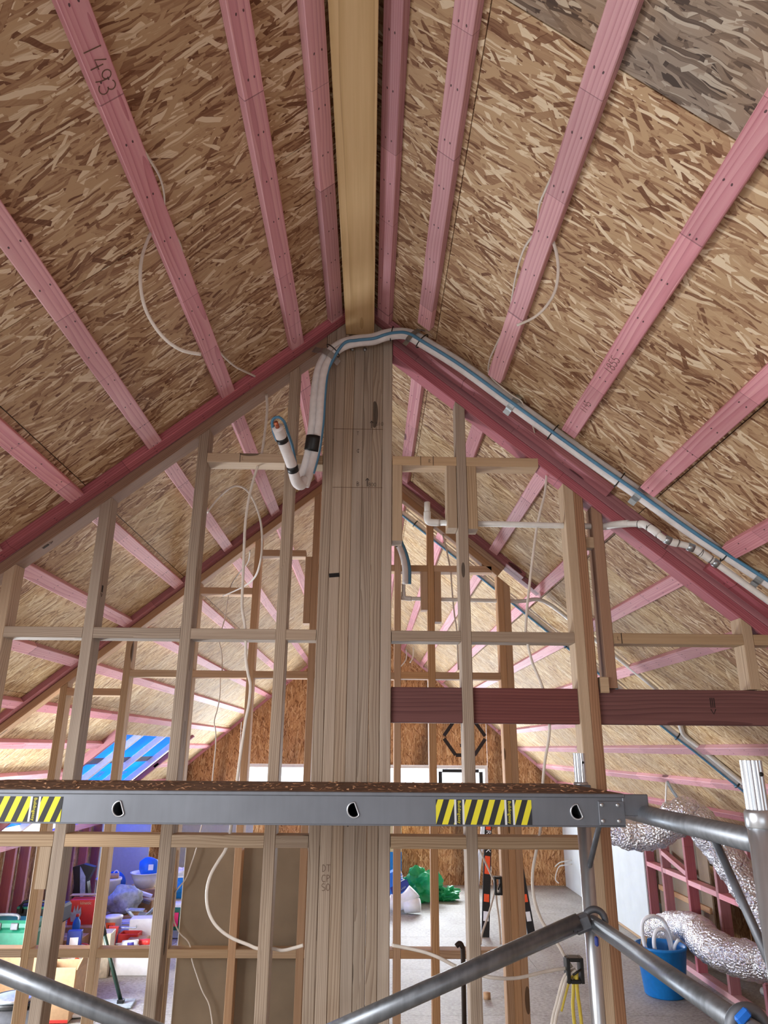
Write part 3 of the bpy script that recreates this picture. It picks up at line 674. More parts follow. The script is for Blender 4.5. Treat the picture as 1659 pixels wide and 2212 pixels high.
# ------------------------------------------------------------------ scaffold
YD = 2.2; DX0 = -1.32; DX1 = .742; DZ = -.119
sp = thing('scaffold_platform', 'aluminium scaffold platform with brown plywood deck and hazard stickers', 'scaffold', (0, 2.5, FZ))
box('deck_board', sp, ((DX0+DX1)/2, 2.5, DZ-.005), (DX1-DX0-.01, .60, .010), WPLY, bev=.001)
def dpath(cx, cz, r=.0185, n=22):
    pts = []
    for i in range(n):
        a = 2*PI*i/n; x = r*math.cos(a); z = r*1.05*math.sin(a)
        d = x*math.cos(.38)+z*math.sin(.38)        # flat chord on the upper right
        if d > r*.42: k = d-r*.42; x -= k*math.cos(.38); z -= k*math.sin(.38)
        pts.append((cx+x, cz+z))
    return pts
rungs = [(-1.37, -.168), (-.705, -.169), (-.039, -.168), (.602, -.169)]
# front stile: plate with D-shaped rung holes, plus lips
bm = bmesh.new(); edges = []
def loop(pts):
    vs = [bm.verts.new((x, YD, z)) for x, z in pts]
    for i in range(len(vs)): edges.append(bm.edges.new((vs[i], vs[(i+1) % len(vs)])))
loop([(DX0, -.2085), (DX1-.004, -.2085), (DX1-.004, -.131), (DX0, -.131)])
for cx, cz in rungs[1:]: loop(dpath(cx, cz))
bmesh.ops.triangle_fill(bm, use_beauty=True, edges=edges, normal=(0, -1, 0))
me = bpy.data.meshes.new('stile'); bm.to_mesh(me); bm.free()
st = link('stile', me, ALU_D, sp, Matrix.Translation((0, 0, H)))
box('top_lip', sp, ((DX0+DX1)/2, YD+.006, -.1255), (DX1-DX0, .02, .0115), ALU_D, bev=.002)
box('bottom_flange', sp, ((DX0+DX1)/2-.002, YD+.015, -.2075), (DX1-DX0-.004, .034, .004), ALU_D, bev=.001)
box('rear_stile', sp, ((DX0+DX1)/2, 2.79, -.165), (DX1-DX0, .02, .085), ALU_D, bev=.002)
for cx, cz in rungs[1:]:
    pp = dpath(cx, cz); V = []; F = []; n = len(pp)
    for y in (YD, YD+.56): V += [(x, y, z) for x, z in pp]
    F = [(i, (i+1) % n, n+(i+1) % n, n+i) for i in range(n)]+[tuple(range(n, 2*n))]
    rg_ = link('rung', mesh('rung', V, F), ALU_D, sp, Matrix.Translation((0, 0, H)))
    q = dpath(cx, cz, .0195); tube('rung_flange', rg_, [(x, YD-.001, z) for x, z in q+q[:1]], .0026, ALU, 6, 1, caps=False)
# stickers
def sticker(x0, x1, brands):
    z0, z1 = -.2045, -.1385; xs = x0
    for bx in brands+[None]:
        xe = bx-.006 if bx is not None else x1
        prism('sticker', sp, [(0, 0), (xe-xs, 0), (xe-xs, z1-z0), (0, z1-z0)], .0006, STRIPE, axes((xs, YD-.0006, z0), (1, 0, 0), (0, 0, 1)) @ Matrix.Identity(4))
        if bx is None: break
        b = prism('sticker', sp, [(0, 0), (.029, 0), (.029, z1-z0), (0, z1-z0)], .0006, STICKW, axes((bx-.006, YD-.0006, z0), (1, 0, 0), (0, 0, 1)))
        prism('sticker_panel', b, [(0, 0), (.017, 0), (.017, z1-z0), (0, z1-z0)], .0003, NAVY, axes((bx, YD-.0012, z0), (1, 0, 0), (0, 0, 1)))
        lettering('lettering', b, 'Buildingeasy', .0125, YELLOW, axes((bx+.0085, YD-.0016, (z0+z1)/2), (0, 0, -1), (1, 0, 0)), .0001)
        xs = bx+.023
sticker(.195, .470, [.2535, .398]); sticker(-1.14, -.868, [-.953])
# the stripes read object x and z: turn those faces upright in their own axes
for o in sp.children:
    if o.name.startswith('sticker') and o.data.materials[0] == STRIPE:
        for v in o.data.vertices: v.co = Vector((v.co.x, -v.co.z, v.co.y))
        t = WM[o.name].translation.copy(); o.matrix_basis = Matrix.Translation(t); WM[o.name] = Matrix.Translation(t)
# hooks
for y in (YD+.004, 2.76):
    h = box('hook_plate', sp, (.665 if False else .700, y-.006, -.172), (.075, .006, .064), ALU_D, bev=.001)
    box('hook', sp, (.772, y+.0, -.150), (.075, .012, .058), ALU_D, bev=.002)
for x in (.672, .718):
    for z in (-.15, -.192): lathe('rivet', sp, (x, YD-.005, z), [(.006, 0), (.0055, .003), (.001, .0045)], ALU, 10, Matrix.Rotation(PI/2, 3, 'X'))
# wood shavings lying on the deck
sv = []; sf = []
rs = random.Random(3)
for i in range(420):
    x = rs.uniform(DX0+.02, DX1-.04); y = 2.215+.55*rs.random()**1.3; a = rs.uniform(0, PI); l = rs.uniform(.004, .016); w_ = rs.uniform(.0015, .004); hh = rs.uniform(0, .006)
    ca, sa = math.cos(a), math.sin(a); b = len(sv); z = DZ+.0005
    for u, v, k in ((-l, -w_, 0), (l, -w_, hh), (l, w_, hh*.6), (-l, w_, hh*.3)): sv.append((x+u*ca-v*sa, y+u*sa+v*ca, z+k+H))
    sf.append((b, b+1, b+2, b+3))
so = link('wood_shavings', mesh('wood_shavings', sv, sf), SHAV, sp); so['kind'] = 'stuff'
# end frame
PX = .795; FY = 2.83; NY = 1.57
ef = thing('scaffold_end_frame', 'aluminium scaffold end frame with two fluted spigot posts on the right', 'scaffold', (PX, 2.2, FZ))
def fluted(name, par, x, y, z0, z1, r):
    n = 48; V = []; F = []
    for z in (z0, z1):
        for k in range(n):
            a = 2*PI*k/n; rr = r*(1 if k % 3 else .90); V.append((x+rr*math.cos(a), y+rr*math.sin(a), z+H))
    F = [(k, (k+1) % n, n+(k+1) % n, n+k) for k in range(n)]+[tuple(range(n)), tuple(range(n, 2*n))]
    o = link(name, mesh(name, V, F), ALU, par); return o
for y in (FY, NY):
    x = PX if y == FY else .803
    tube('post', ef, [(x, y, FZ), (x, y, -.125)], .025, ALU, 20, 1)
    lathe('collar', ef, (x, y, -.15), [(.025, 0), (.0275, .004), (.0275, .03), (.024, .036)], ALU, 20)
    fluted('spigot', ef, x, y, -.13, -.012 if y == FY else -.018, .0215)
    lathe('spigot_hole_shade', ef, (x+.008, y-.0205, -.045), [(.0045, 0), (.0045, .0012), (.0005, .0014)], BLACK, 10, Matrix.Rotation(PI/2, 3, 'X'))  # black disc in place of a bore, its shade put into the colour
tube('top_rail', ef, [(PX, FY-.02, -.176), (.803, NY+.02, -.176)], .0245, ALU_B, 18, 1)
tube('lower_rail', ef, [(PX, FY-.02, -.575), (.803, NY+.02, -.55)], .0245, ALU_B, 18, 1)
tube('strut', ef, [(PX+.004, FY-.02, -.395), (PX+.008, FY-.22, -.19)], .0095, ALU_D, 10, 1)
tube('strut', ef, [(.803, NY+.02, -.42), (.803, NY+.22, -.19)], .0095, ALU_D, 10, 1)
def brace(label, a, b, end):
    t = thing('scaffold_brace', label, 'scaffold', (a[0], a[1], FZ))
    tube('tube', t, [a, b], .0295, ALU_B, 20, 1)
    if end:
        V = Vector(a); R = Matrix.Rotation(PI/2, 3, 'X')
        pts = [(V.x+.055+.036*math.cos(math.radians(q)), V.y, V.z+.004+.036*math.sin(math.radians(q))) for q in range(-30, 221, 12)]
        tube('claw', t, pts, .0115, ALU_D, 8, 1)
        box('claw_body', t, (V.x+.008, V.y, V.z-.003), (.07, .04, .056), ALU_D, bev=.01, rot=Matrix.Rotation(-.34, 3, 'Y'))
        box('release_trigger', t, (V.x+.052, V.y-.012, V.z-.055), (.012, .016, .03), NAVYP, bev=.004)
        for k in (0, .014): lathe('rivet', t, (V.x-.03+k, V.y-.0295, V.z-.022), [(.003, 0), (.003, .001), (.0005, .0012)], BLACK, 8, Matrix.Rotation(PI/2, 3, 'X'))
    return t
brace('grey scaffold brace tube clawed to the right end frame', (.735, 2.765, -.565), (-.42, 2.765, -1.01), True)
brace('grey scaffold brace tube sloping down across the lower left corner', (-1.75*.976, 2.70, -.545*.976), (-.35*.976, 2.70, -1.0*.976), False)
# claw of a brace hooked round the near end of the lower rail
nc = thing('brace_claw', 'grey brace claw with blue trigger in the lower right corner', 'scaffold', (.82, 1.72, FZ))
pts = [(.803+.036*math.cos(math.radians(q)), 1.74, -.552+.036*math.sin(math.radians(q))) for q in range(-60, 241, 12)]
tube('claw', nc, pts, .014, ALU_D, 8, 1)
box('release_trigger', nc, (.785, 1.718, -.523), (.02, .014, .034), BLUES, bev=.004, rot=Matrix.Rotation(.9, 3, 'Y'))
tube('tube', nc, [(.845, 1.745, -.57), (1.5, 1.745, -.8)], .028, ALU_B, 16, 1)
# board lying as kickboard under the sawdust edge is part of the deck

# ------------------------------------------------------------------ pipes
def sc(p, y): k = y/p[1]; return (p[0]*k, y, p[2]*k)
lag = [(-.315, 2.985, 1.109), (-.297, 2.985, 1.173), (-.279, 2.975, 1.248), (-.267, 2.95, 1.317), (-.259, 2.94, 1.416), (-.257, 2.94, 1.521), (-.252, 2.94, 1.616), (-.239, 2.94, 1.689), (-.209, 2.94, 1.751), (-.154, 2.94, 1.802), (-.085, 2.94, 1.826), (-.008, 2.94, 1.837), (.046, 2.93, 1.852), (.100, 2.9, 1.845), (.162, 2.86, 1.815), (.234, 2.82, 1.743), (.399, 2.82, 1.628), (.619, 2.82, 1.447), (.814, 2.82, 1.288), (.984, 2.82, 1.151), (1.131, 2.82, 1.037), (1.346, 2.82, .865), (1.522, 2.82, .738), (1.676, 2.82, .624), (1.95, 2.82, .40)]
def shift(pts, perp, dy, i0=0):
    out = []
    for i, p in enumerate(pts):
        a = Vector(pts[max(i-1, 0)]); b = Vector(pts[min(i+1, len(pts)-1)]); t = (b-a); n = Vector((-t.z, 0, t.x)); n.normalize()
        out.append((p[0]+n.x*perp, p[1]+dy, p[2]+n.z*perp))
    return out
lp1 = thing('lagged_pipe_pair', 'white lagged pipe pair looping over the post and down the right rake', 'pipe', (0, 2.9, FZ))
up_ = shift(lag, .0155, .012); lo_ = shift(lag, -.0165, -.006)
tube('pipe', lp1, up_, .0195, LAG, 14, 6); tube('pipe', lp1, lo_[0:], .0185, LAG, 14, 6)
tube('control_cable', lp1, shift(lag, -.033, -.008)[1:8]+[(p[0], p[1]-.029, p[2]) for p in shift(lag, -.016, .0)[9:]], .0075, BLUEC, 8, 6)
def sleeve(par, pts, i0, i1, r, mat, name):
    P = [Vector(p) for p in smoothpath(pts, 6)]; return tube(name, par, P[i0:i1], r, mat, 14, 1)
sleeve(lp1, lag, 14, 20, .036, BLACK, 'tape_wrap')
for i in (8*6+2, 12*6+4, 14*6+5, 17*6+5, 19*6+3, 21*6+4): 
    P = smoothpath(lag, 6); p = P[i]; t = (P[i+1]-P[i-1]).normalized(); U = Vector((0, 1, 0)); B = t.cross(U)
    pts = [p+U*math.cos(math.radians(a))*.030+B*math.sin(math.radians(a))*.041 for a in range(0, 361, 20)]
    tube('cable_tie', lp1, pts, .0026, BLACK, 6, 1, caps=False)
def clip(pts, i, w_=.03, ru=.031, rb=.043):
    P = smoothpath(pts, 6); p = P[i]; t = (P[i+1]-P[i-1]).normalized(); U = Vector((0, 1, 0)); B = t.cross(U).normalized()
    if B.z < 0: B = -B
    V = []; F = []
    path = [B*.085+U*.02, B*.048+U*.0]+[U*-math.sin(math.radians(a))*ru+B*math.cos(math.radians(a))*rb for a in range(20, 181, 20)]+[B*-.06+U*.01]
    for q in path:
        for s_ in (-w_/2, w_/2): V += [p+q+t*s_, p+q+t*s_-U*.0015]
    for k in range(len(path)-1):
        a = k*4; F += [(a, a+2, a+6, a+4), (a+1, a+5, a+7, a+3), (a, a+4, a+5, a+1), (a+2, a+3, a+7, a+6)]
    V = [W3(v) for v in V]; link('pipe_clip', mesh('pipe_clip', V, F), GALV, lp1)
for i in (8*6-1, 14*6+2, 17*6, 20*6, 23*6-3): clip(lag, i)
# the taped tail end of the lagged pair
tl = lp1
tail = [(-.300, 2.982, 1.135), (-.318, 2.965, 1.105), (-.336, 2.93, 1.112), (-.349, 2.86, 1.155), (-.371, 2.80, 1.205), (-.388, 2.74, 1.242), (-.396, 2.70, 1.258)]
tube('pipe_tail', tl, tail, .024, LAG, 14, 6)
for i0, i1 in ((16, 19), (27, 30)): sleeve(tl, tail, i0, i1, .0252, BLACK, 'tape_wrap')
tube('copper_end', tl, [(-.396, 2.70, 1.258), (-.402, 2.675, 1.271)], .009, COPPER, 12, 1)
tube('control_cable', tl, [(-.335, 2.905, 1.17), (-.345, 2.83, 1.225), (-.362, 2.76, 1.268), (-.372, 2.71, 1.29), (-.395, 2.69, 1.301), (-.418, 2.69, 1.285), (-.416, 2.72, 1.25), (-.405, 2.76, 1.225)], .006, BLUEC, 8, 6)
# drain pipes
dp = thing('drain_pipe', 'thin white drain pipe threading the near studs and down the right rake', 'pipe', (.9, 3.0, FZ))
tube('pipe', dp, [(.251, 3.065, 1.066), (.251, 3.065, .985)], .0135, PVC, 12, 1); 
tube('elbow', dp, [(.251, 3.065, 1.02), (.251, 3.065, .988), (.256, 3.065, .975), (.27, 3.065, .9705), (.305, 3.065, .9695)], .0165, PVC, 12, 3)
tube('pipe', dp, [(.30, 3.065, .9695), (.832, 3.065, .964), (1.075, 3.065, .961)], .0135, PVC, 12, 1)
tube('elbow', dp, [(1.04, 3.065, .961), (1.066, 3.05, .960), (1.07, 3.01, .952), (1.085, 2.95, .938), (1.11, 2.915, .93)], .0165, PVC, 12, 4)
pb = [(1.09, 2.94, .935), (1.155, 2.86, .91), (1.181, 2.83, .874), (1.211, 2.82, .839), (1.247, 2.82, .822), (1.303, 2.82, .808), (1.345, 2.82, .79), (1.38, 2.82, .764), (1.68, 2.82, .522), (1.95, 2.82, .295)]
tube('pipe', dp, pb, .0135, PVC, 12, 3)
for i in (1, 2, 4, 6, 7): 
    a = Vector(pb[i]); d0 = (Vector(pb[i])-Vector(pb[i-1])).normalized()*.024; d1 = (Vector(pb[i+1])-Vector(pb[i])).normalized()*.024
    tube('elbow', dp, [a-d0, a, a+d1], .0165, PVC, 12, 3)
    for q in (a-d0*1.02, a+d1*1.02): tube('marker_ring', dp, [q-d0*.05, q+d0*.05], .0169, INK, 12, 1)
for i in (3, 5): a = Vector(pb[i]); d = (Vector(pb[i+1])-a).normalized()*.013; tube('pipe_clip', dp, [a+d*1.6-d, a+d*1.6+d], .0175, GALV, 12, 1)
a = Vector(pb[7]); d = (Vector(pb[8])-a).normalized(); tube('pipe_clip', dp, [a+d*.035, a+d*.06], .0175, GALV, 12, 1)
d2 = thing('drain_pipe', 'thin white drain pipe threading the second partition beneath lagged bend', 'pipe', (.6, 4.8, FZ))
tube('pipe', d2, [(.226, 4.815, 1.08), (.225, 4.815, .99), (.24, 4.815, .976), (.632, 4.815, .970), (1.015, 4.815, .965), (1.19, 4.815, .968), (1.445, 4.811, .769), (1.906, 4.809, .382)], .0135, PVC, 10, 4)
tube('elbow', d2, [(.225, 4.815, 1.02), (.2255, 4.815, .99), (.24, 4.815, .9765), (.28, 4.815, .975)], .0165, PVC, 10, 3)
l2 = thing('lagged_pipe_pair', 'lagged pipe bend with black tape hanging behind the short post packer', 'pipe', (.2, 4.7, FZ))
q2 = [(.165, 4.70, 1.40), (.173, 4.70, 1.353), (.208, 4.70, 1.265), (.230, 4.70, 1.167), (.232, 4.71, 1.053)]
tube('pipe', l2, q2, .021, LAG, 12, 5); tube('control_cable', l2, [(p[0]+.028, p[1], p[2]) for p in q2], .012, BLUEC, 8, 5); sleeve(l2, q2, 5, 10, .0235, BLACK, 'tape_wrap')
r1_ = [(.20, 5.33, 1.815), (.355, 5.33, 1.69), (.656, 5.33, 1.441), (.909, 5.33, 1.232), (1.48, 5.33, .755), (1.79, 5.33, .49), (2.15, 5.33, .18), (2.36, 5.33, .012), (2.545, 5.33, -.144), (2.78, 5.33, -.34), (2.98, 5.33, -.51)]
l3 = thing('lagged_pipe_pair', 'far white lagged pipe with blue cable clipped down the right slope', 'pipe', (1.5, 5.33, FZ))
tube('pipe', l3, shift(r1_, -.012, 0), .019, LAG, 10, 3); tube('control_cable', l3, shift(r1_, -.036, -.012), .0075, BLUEC, 8, 3)
for i in (3, 12, 19, 25): 
    P = smoothpath(shift(r1_, -.02, 0), 3); t = (P[i+1]-P[i-1]).normalized()*.003; tube('cable_tie', l3, [P[i]-t, P[i]+t], .031, BLACK, 10, 1)
d3 = thing('drain_pipe', 'second thin white pipe joining the far lagged pipe low on right slope', 'pipe', (2.4, 5.3, FZ))
tube('pipe', d3, [(2.10, 5.0, .235), (2.2, 5.2, .15), (2.26, 5.29, .10), (2.38, 5.29, .002), (2.668, 5.29, -.245), (2.9, 5.29, -.44)], .0165, PVC, 10, 3)

# ------------------------------------------------------------------ cables
def lower(pts, k=.983): return [(p[0]*k, p[1]*k, p[2]*k) for p in pts]
def cable(label, pts, r=.0055, mat=TPS, flat=.55, name='cable', cat='cable', n=5):
    return tag(tube(name, None, pts, r, mat, 8, n, flat=flat), label, cat)
def hug(side, xy): return [(x, y, ZB-T*abs(x-XR)+.006) for y, x in xy]
cable('white cable clipped along the third left batten into the rake', hug(-1, [(1.0, -.654), (1.2, -.654), (1.43, -.654), (1.5, -.650), (1.58, -.640), (1.66, -.630), (1.72, -.632), (1.77, -.642), (1.82, -.653), (1.88, -.646), (1.95, -.640), (2.03, -.646), (2.15, -.652), (2.28, -.653), (2.44, -.653), (2.53, -.648), (2.63, -.64), (2.77, -.612), (2.87, -.58), (2.96, -.549)]))
cable('grey cable tail hanging from a hole in the third left batten', [(-.70, 1.86, 1.53), (-.712, 1.855, 1.50), (-.722, 1.84, 1.45), (-.72, 1.85, 1.39), (-.70, 1.89, 1.345), (-.665, 1.93, 1.30), (-.618, 1.97, 1.275), (-.565, 2.01, 1.272), (-.537, 2.03, 1.285)] if False else [(-.702, 1.875, 1.56), (-.7105, 1.86, 1.513), (-.7165, 1.842, 1.416), (-.713, 1.855, 1.326), (-.695, 1.885, 1.256), (-.653, 1.92, 1.198), (-.602, 1.955, 1.171), (-.547, 1.99, 1.177)], r=.0055)
cable('white cable clipped along the third right batten', hug(1, [(1.0, .514), (1.2, .514), (1.40, .514), (1.5, .511), (1.57, .506), (1.68, .497), (1.75, .494), (1.81, .504), (1.85, .510), (1.886, .499), (1.96, .489), (2.08, .490), (2.2, .498), (2.3, .506), (2.42, .504), (2.55, .495), (2.68, .491), (2.765, .510)])+[(.585, 2.785, 1.49), (.620, 2.79, 1.465), (.650, 2.79, 1.44), (.68, 2.86, 1.415), (.713, 2.90, 1.39), (.739, 2.96, 1.368)])
cable('grey cable tail hanging from a hole in the third right batten', [(.557, 1.90, 1.545), (.56, 1.88, 1.56)] if False else [(.547, 1.875, 1.56), (.556, 1.865, 1.553), (.568, 1.86, 1.495), (.571, 1.86, 1.426), (.561, 1.872, 1.358), (.535, 1.89, 1.312), (.499, 1.91, 1.282), (.446, 1.925, 1.261)], r=.0055)
cable('long cable dropping through left nogs and looping to the post', [(-.512, 3.065, 1.60), (-.504, 3.065, 1.520), (-.507, 3.065, 1.412), (-.515, 3.065, 1.305), (-.528, 3.065, 1.240), (-.545, 3.065, 1.167), (-.561, 3.065, 1.065), (-.568, 3.065, .955), (-.565, 3.065, .826), (-.561, 3.065, .700), (-.556, 3.065, .577), (-.541, 3.065, .507), (-.530, 3.065, .430), (-.525, 3.065, .360), (-.511, 3.065, .293), (-.498, 3.065, .246), (-.499, 3.065, .171), (-.509, 3.065, .097), (-.521, 3.065, -.047), (-.531, 3.065, -.2), (-.540, 3.065, -.322), (-.552, 3.065, -.379), (-.577, 3.065, -.421), (-.603, 3.065, -.470), (-.613, 3.065, -.526), (-.605, 3.065, -.582), (-.581, 3.065, -.628), (-.544, 3.065, -.662), (-.498, 3.065, -.687), (-.445, 3.065, -.705), (-.407, 3.065, -.718), (-.354, 3.065, -.718), (-.313, 3.065, -.724), (-.270, 3.065, -.716), (-.236, 3.065, -.707)], r=.0062)
cable('cable loop arching between the two partitions left of the post', [(-.874, 3.600, 1.175), (-.813, 3.550, 1.237), (-.741, 3.500, 1.281), (-.694, 3.500, 1.292), (-.644, 3.500, 1.260), (-.601, 3.550, 1.183), (-.577, 3.600, 1.072), (-.592, 3.700, .934), (-.691, 4.000, .892), (-.921, 4.400, .894)])
cable('thin cable running down through the second partition nogs on left', [(-.703, 4.0, 1.078), (-.765, 4.3, 1.085), (-.874, 4.6, 1.081), (-.957, 4.80, 1.048), (-.974, 4.82, .977), (-.982, 4.82, .843), (-.998, 4.82, .761), (-1.009, 4.82, .671), (-.988, 4.82, .595), (-.976, 4.82, .483), (-.984, 4.82, .432), (-.978, 4.82, .325), (-.986, 4.82, .238), (-1.001, 4.82, .157), (-.987, 4.82, .094), (-.980, 4.82, .009), (-.982, 4.82, -.103), (-.99, 4.82, -.3), (-1.027, 4.82, -.463), (-1.049, 4.82, -.596), (-1.074, 4.82, -.689), (-1.100, 4.82, -.765), (-1.150, 4.82, -.828), (-1.162, 4.82, -.878), (-1.149, 4.82, -.977), (-1.106, 4.82, -1.050), (-1.056, 4.82, -1.090), (-1.033, 4.82, -1.129), (-1.019, 4.82, -1.191), (-.986, 4.82, -1.264), (-.946, 4.82, -1.345), (-.906, 4.82, -1.403), (-.886, 4.82, -1.460), (-.871, 4.82, -1.539), (-.86, 4.82, -1.75), (-.88, 4.82, -1.93)], r=.007)
cable('long cable dropping right of post through nogs to black flush box', [(.809, 3.065, 1.22), (.794, 3.065, 1.120), (.767, 3.065, 1.030), (.742, 3.065, .930), (.718, 3.065, .801), (.696, 3.065, .674), (.680, 3.065, .572), (.671, 3.065, .487), (.676, 3.065, .435), (.688, 3.065, .363), (.709, 3.065, .305), (.730, 3.065, .244), (.745, 3.085, .17), (.748, 3.065, .097), (.740, 3.065, .035), (.722, 3.065, -.037), (.707, 3.065, -.126), (.688, 3.065, -.288), (.664, 3.065, -.382), (.649, 3.065, -.440), (.643, 3.065, -.496), (.648, 3.065, -.552), (.665, 3.065, -.608), (.687, 3.065, -.647), (.728, 3.065, -.701), (.748, 3.065, -.735), (.775, 3.065, -.777)], r=.0058)
cable('thin cable passing down through the second partition top nog', [(.492, 4.82, 1.48), (.522, 4.82, 1.352), (.546, 4.82, 1.221), (.554, 4.82, 1.165), (.561, 4.82, 1.021), (.573, 4.82, .861), (.586, 4.82, .754), (.59, 4.82, .5)])
cable('grey cable sagging from the post to the black flush box', [(.097, 3.0, -.691), (.153, 3.0, -.700), (.221, 2.99, -.712), (.279, 2.98, -.730), (.338, 2.98, -.757), (.422, 2.98, -.781), (.480, 2.98, -.790), (.560, 3.0, -.794), (.661, 3.03, -.783), (.765, 3.06, -.776)], r=.0062)
cable('cable reaching the flush box on the second partition', [(.66, 4.8, -.51), (.694, 4.8, -.590), (.723, 4.8, -.657), (.755, 4.8, -.723), (.780, 4.8, -.783), (.760, 4.8, -.866), (.723, 4.8, -.965), (.692, 4.8, -1.039), (.680, 4.8, -1.1)], r=.006)
cable('pinkish cable tail hanging below the second partition flush box', [(.783, 4.8, -.799), (.785, 4.8, -.879), (.795, 4.8, -.977), (.798, 4.8, -1.099)], r=.006)
cable('outer grey cable of the bundle hanging from near flush box', [(.785, 3.05, -.779), (.747, 3.05, -.797), (.727, 3.05, -.833), (.708, 3.05, -.885), (.689, 3.05, -.936), (.66, 3.05, -1.05)], r=.006)
cable('inner grey cable of the bundle hanging from near flush box', [(.786, 3.04, -.780), (.751, 3.04, -.801), (.733, 3.04, -.838), (.715, 3.04, -.886), (.697, 3.04, -.936), (.67, 3.04, -1.05)], r=.006)
cable('left yellow cable hanging from the near flush box', [(.788, 3.05, -.784), (.776, 3.05, -.818), (.770, 3.05, -.863), (.766, 3.05, -.907), (.772, 3.05, -1.05)], r=.0065, mat=YEL)
cable('right yellow cable hanging from the near flush box', [(.787, 3.04, -.783), (.784, 3.04, -.823), (.785, 3.04, -.867), (.789, 3.04, -.911), (.797, 3.04, -1.05)], r=.0065, mat=YEL)
cable('short yellow cable among the greys below near flush box', [(.786, 3.045, -.782), (.763, 3.045, -.806), (.742, 3.045, -.855), (.721, 3.045, -.912)], r=.0045, mat=YEL)
cable('pale wire dangling high before the far gable', [(.578, 11.7, 1.625), (.587, 11.6, 1.390), (.53, 11.55, 1.28), (.420, 11.5, 1.166)], r=.009, mat=TPS_W)
cable('short white wire tail curling near the far gable apex', [(.664, 11.0, 1.515), (.657, 10.9, 1.376), (.637, 10.8, 1.281), (.596, 10.7, 1.208)], r=.011, mat=TPS_W)
cable('upper white wire poking out of the right lining board', [(2.987, 11.4, -1.53), (2.843, 11.3, -1.534), (2.750, 11.2, -1.538), (2.663, 11.1, -1.572)], r=.009, mat=TPS_W)
cable('lower white wire drooping from the right lining board', [(2.987, 11.4, -1.58), (2.839, 11.3, -1.582), (2.746, 11.2, -1.586), (2.677, 11.1, -1.649), (2.658, 11.1, -1.738), (2.701, 11.1, -1.784)], r=.009, mat=TPS_W)
def flush(label, x0, x1, z0, z1, y):
    t = thing('flush_box', label, 'flush box', ((x0+x1)/2, y, FZ)); k = .013
    for c, s in (((x0+k/2, y, (z0+z1)/2), (k, .05, z1-z0)), ((x1-k/2, y, (z0+z1)/2), (k, .05, z1-z0)), (((x0+x1)/2, y, z1-k/2), (x1-x0-2*k, .05, k)), (((x0+x1)/2, y, z0+k/2), (x1-x0-2*k, .05, k))): box('frame_side', t, c, s, BLACK, bev=.002)
    tube('retaining_tie', t, [(x0+.02, y-.028, z0+.03), (x1-.012, y-.028, z1-.035)], .004, BLACK, 6, 1)
flush('black flush box on the near doubled stud', .748, .812, -.822, -.738, 3.055)
flush('black flush box on the second partition trimmer', .772, .8175, -.835, -.735, 4.80)

# ------------------------------------------------------------------ sheets leaning behind the second partition
gs = thing('plasterboard_stack', 'stack of brown-backed plasterboard sheets on edge behind second partition', 'plasterboard', (-.7, 4.95, FZ))
for i in range(4):
    box('sheet', gs, (-.66+.012*i, 4.905+.0165*i, FZ+.675), (.93, .0125, 1.345-.004*i), GIBB if i == 0 else GIBE, bev=.001)
box('sheet_edge_tape', gs, (-1.128, 4.905, FZ+.675), (.006, .0135, 1.34), GIBE, bev=.001)

# ------------------------------------------------------------------ right room things
bk = thing('bucket', 'blue plastic bucket of white conduit offcuts below silver duct', 'bucket', (2.52, 6.9, FZ))
lathe('body', bk, (2.52, 6.9, FZ), [(.155, 0), (.165, .01), (.205, .35), (.212, .352), (.212, .372), (.198, .372), (.19, .34), (.15, .02), (.001, .018)], BLUEP, 32)
def conduit(label, pts, r=.016): tag(tube('conduit', None, pts, r, WHITE, 10, 6), label, 'conduit', 'conduit offcuts in the blue bucket')
conduit('white conduit looped tall over the blue bucket rim', [(2.42, 6.85, -1.72), (2.36, 6.84, -1.55), (2.36, 6.83, -1.40), (2.44, 6.82, -1.345), (2.54, 6.84, -1.38), (2.60, 6.88, -1.5), (2.63, 6.9, -1.70)])
conduit('white conduit in a low loop inside the bucket', [(2.47, 6.82, -1.72), (2.43, 6.80, -1.56), (2.45, 6.79, -1.46), (2.51, 6.79, -1.44), (2.56, 6.82, -1.5), (2.60, 6.85, -1.72)])
conduit('straight white conduit offcut leaning on the bucket rim', [(2.60, 6.88, -1.75), (2.61, 6.82, -1.58), (2.625, 6.76, -1.51)], .014)
tag(beam('timber_offcut', None, (2.36, 6.95, -1.72), (2.40, 6.93, -1.52), .05, .045, PINE), 'short timber offcut standing in the blue bucket', 'offcut')
du = thing('flexible_duct', 'crinkled silver flexible duct hanging and snaking across the right room', 'duct', (2.6, 6, FZ))
from mathutils import noise as mn
def drad(t, i): return .125*(1+.035*(i % 2)+.10*mn.noise(Vector((i*.31, 1.3, .7))))
da = [(1.95, 6.7, -.36), (2.0, 6.6, -.48), (2.047, 6.3, -.609), (2.198, 6.2, -.643), (2.354, 6.1, -.571), (2.45, 6.0, -.484), (2.55, 6.0, -.49), (2.66, 5.9, -.66), (2.767, 5.8, -.886), (2.85, 5.7, -1.08), (2.93, 5.62, -1.25), (2.93, 5.6, -1.39), (2.84, 5.75, -1.425), (2.701, 5.9, -1.428), (2.62, 6.15, -1.407), (2.74, 6.6, -1.42), (2.815, 7.0, -1.47), (2.817, 7.45, -1.565), (2.773, 7.7, -1.649)]
dt = tube('duct_body', du, da, .12, FOIL, 28, 14, rad=drad)
bm = bmesh.new(); bm.from_mesh(dt.data)
for v in bm.verts: v.co += Vector((mn.noise(v.co*19), mn.noise(v.co*19+Vector((5, 0, 0))), mn.noise(v.co*19+Vector((0, 9, 0)))))*.016
bm.to_mesh(dt.data); bm.free()
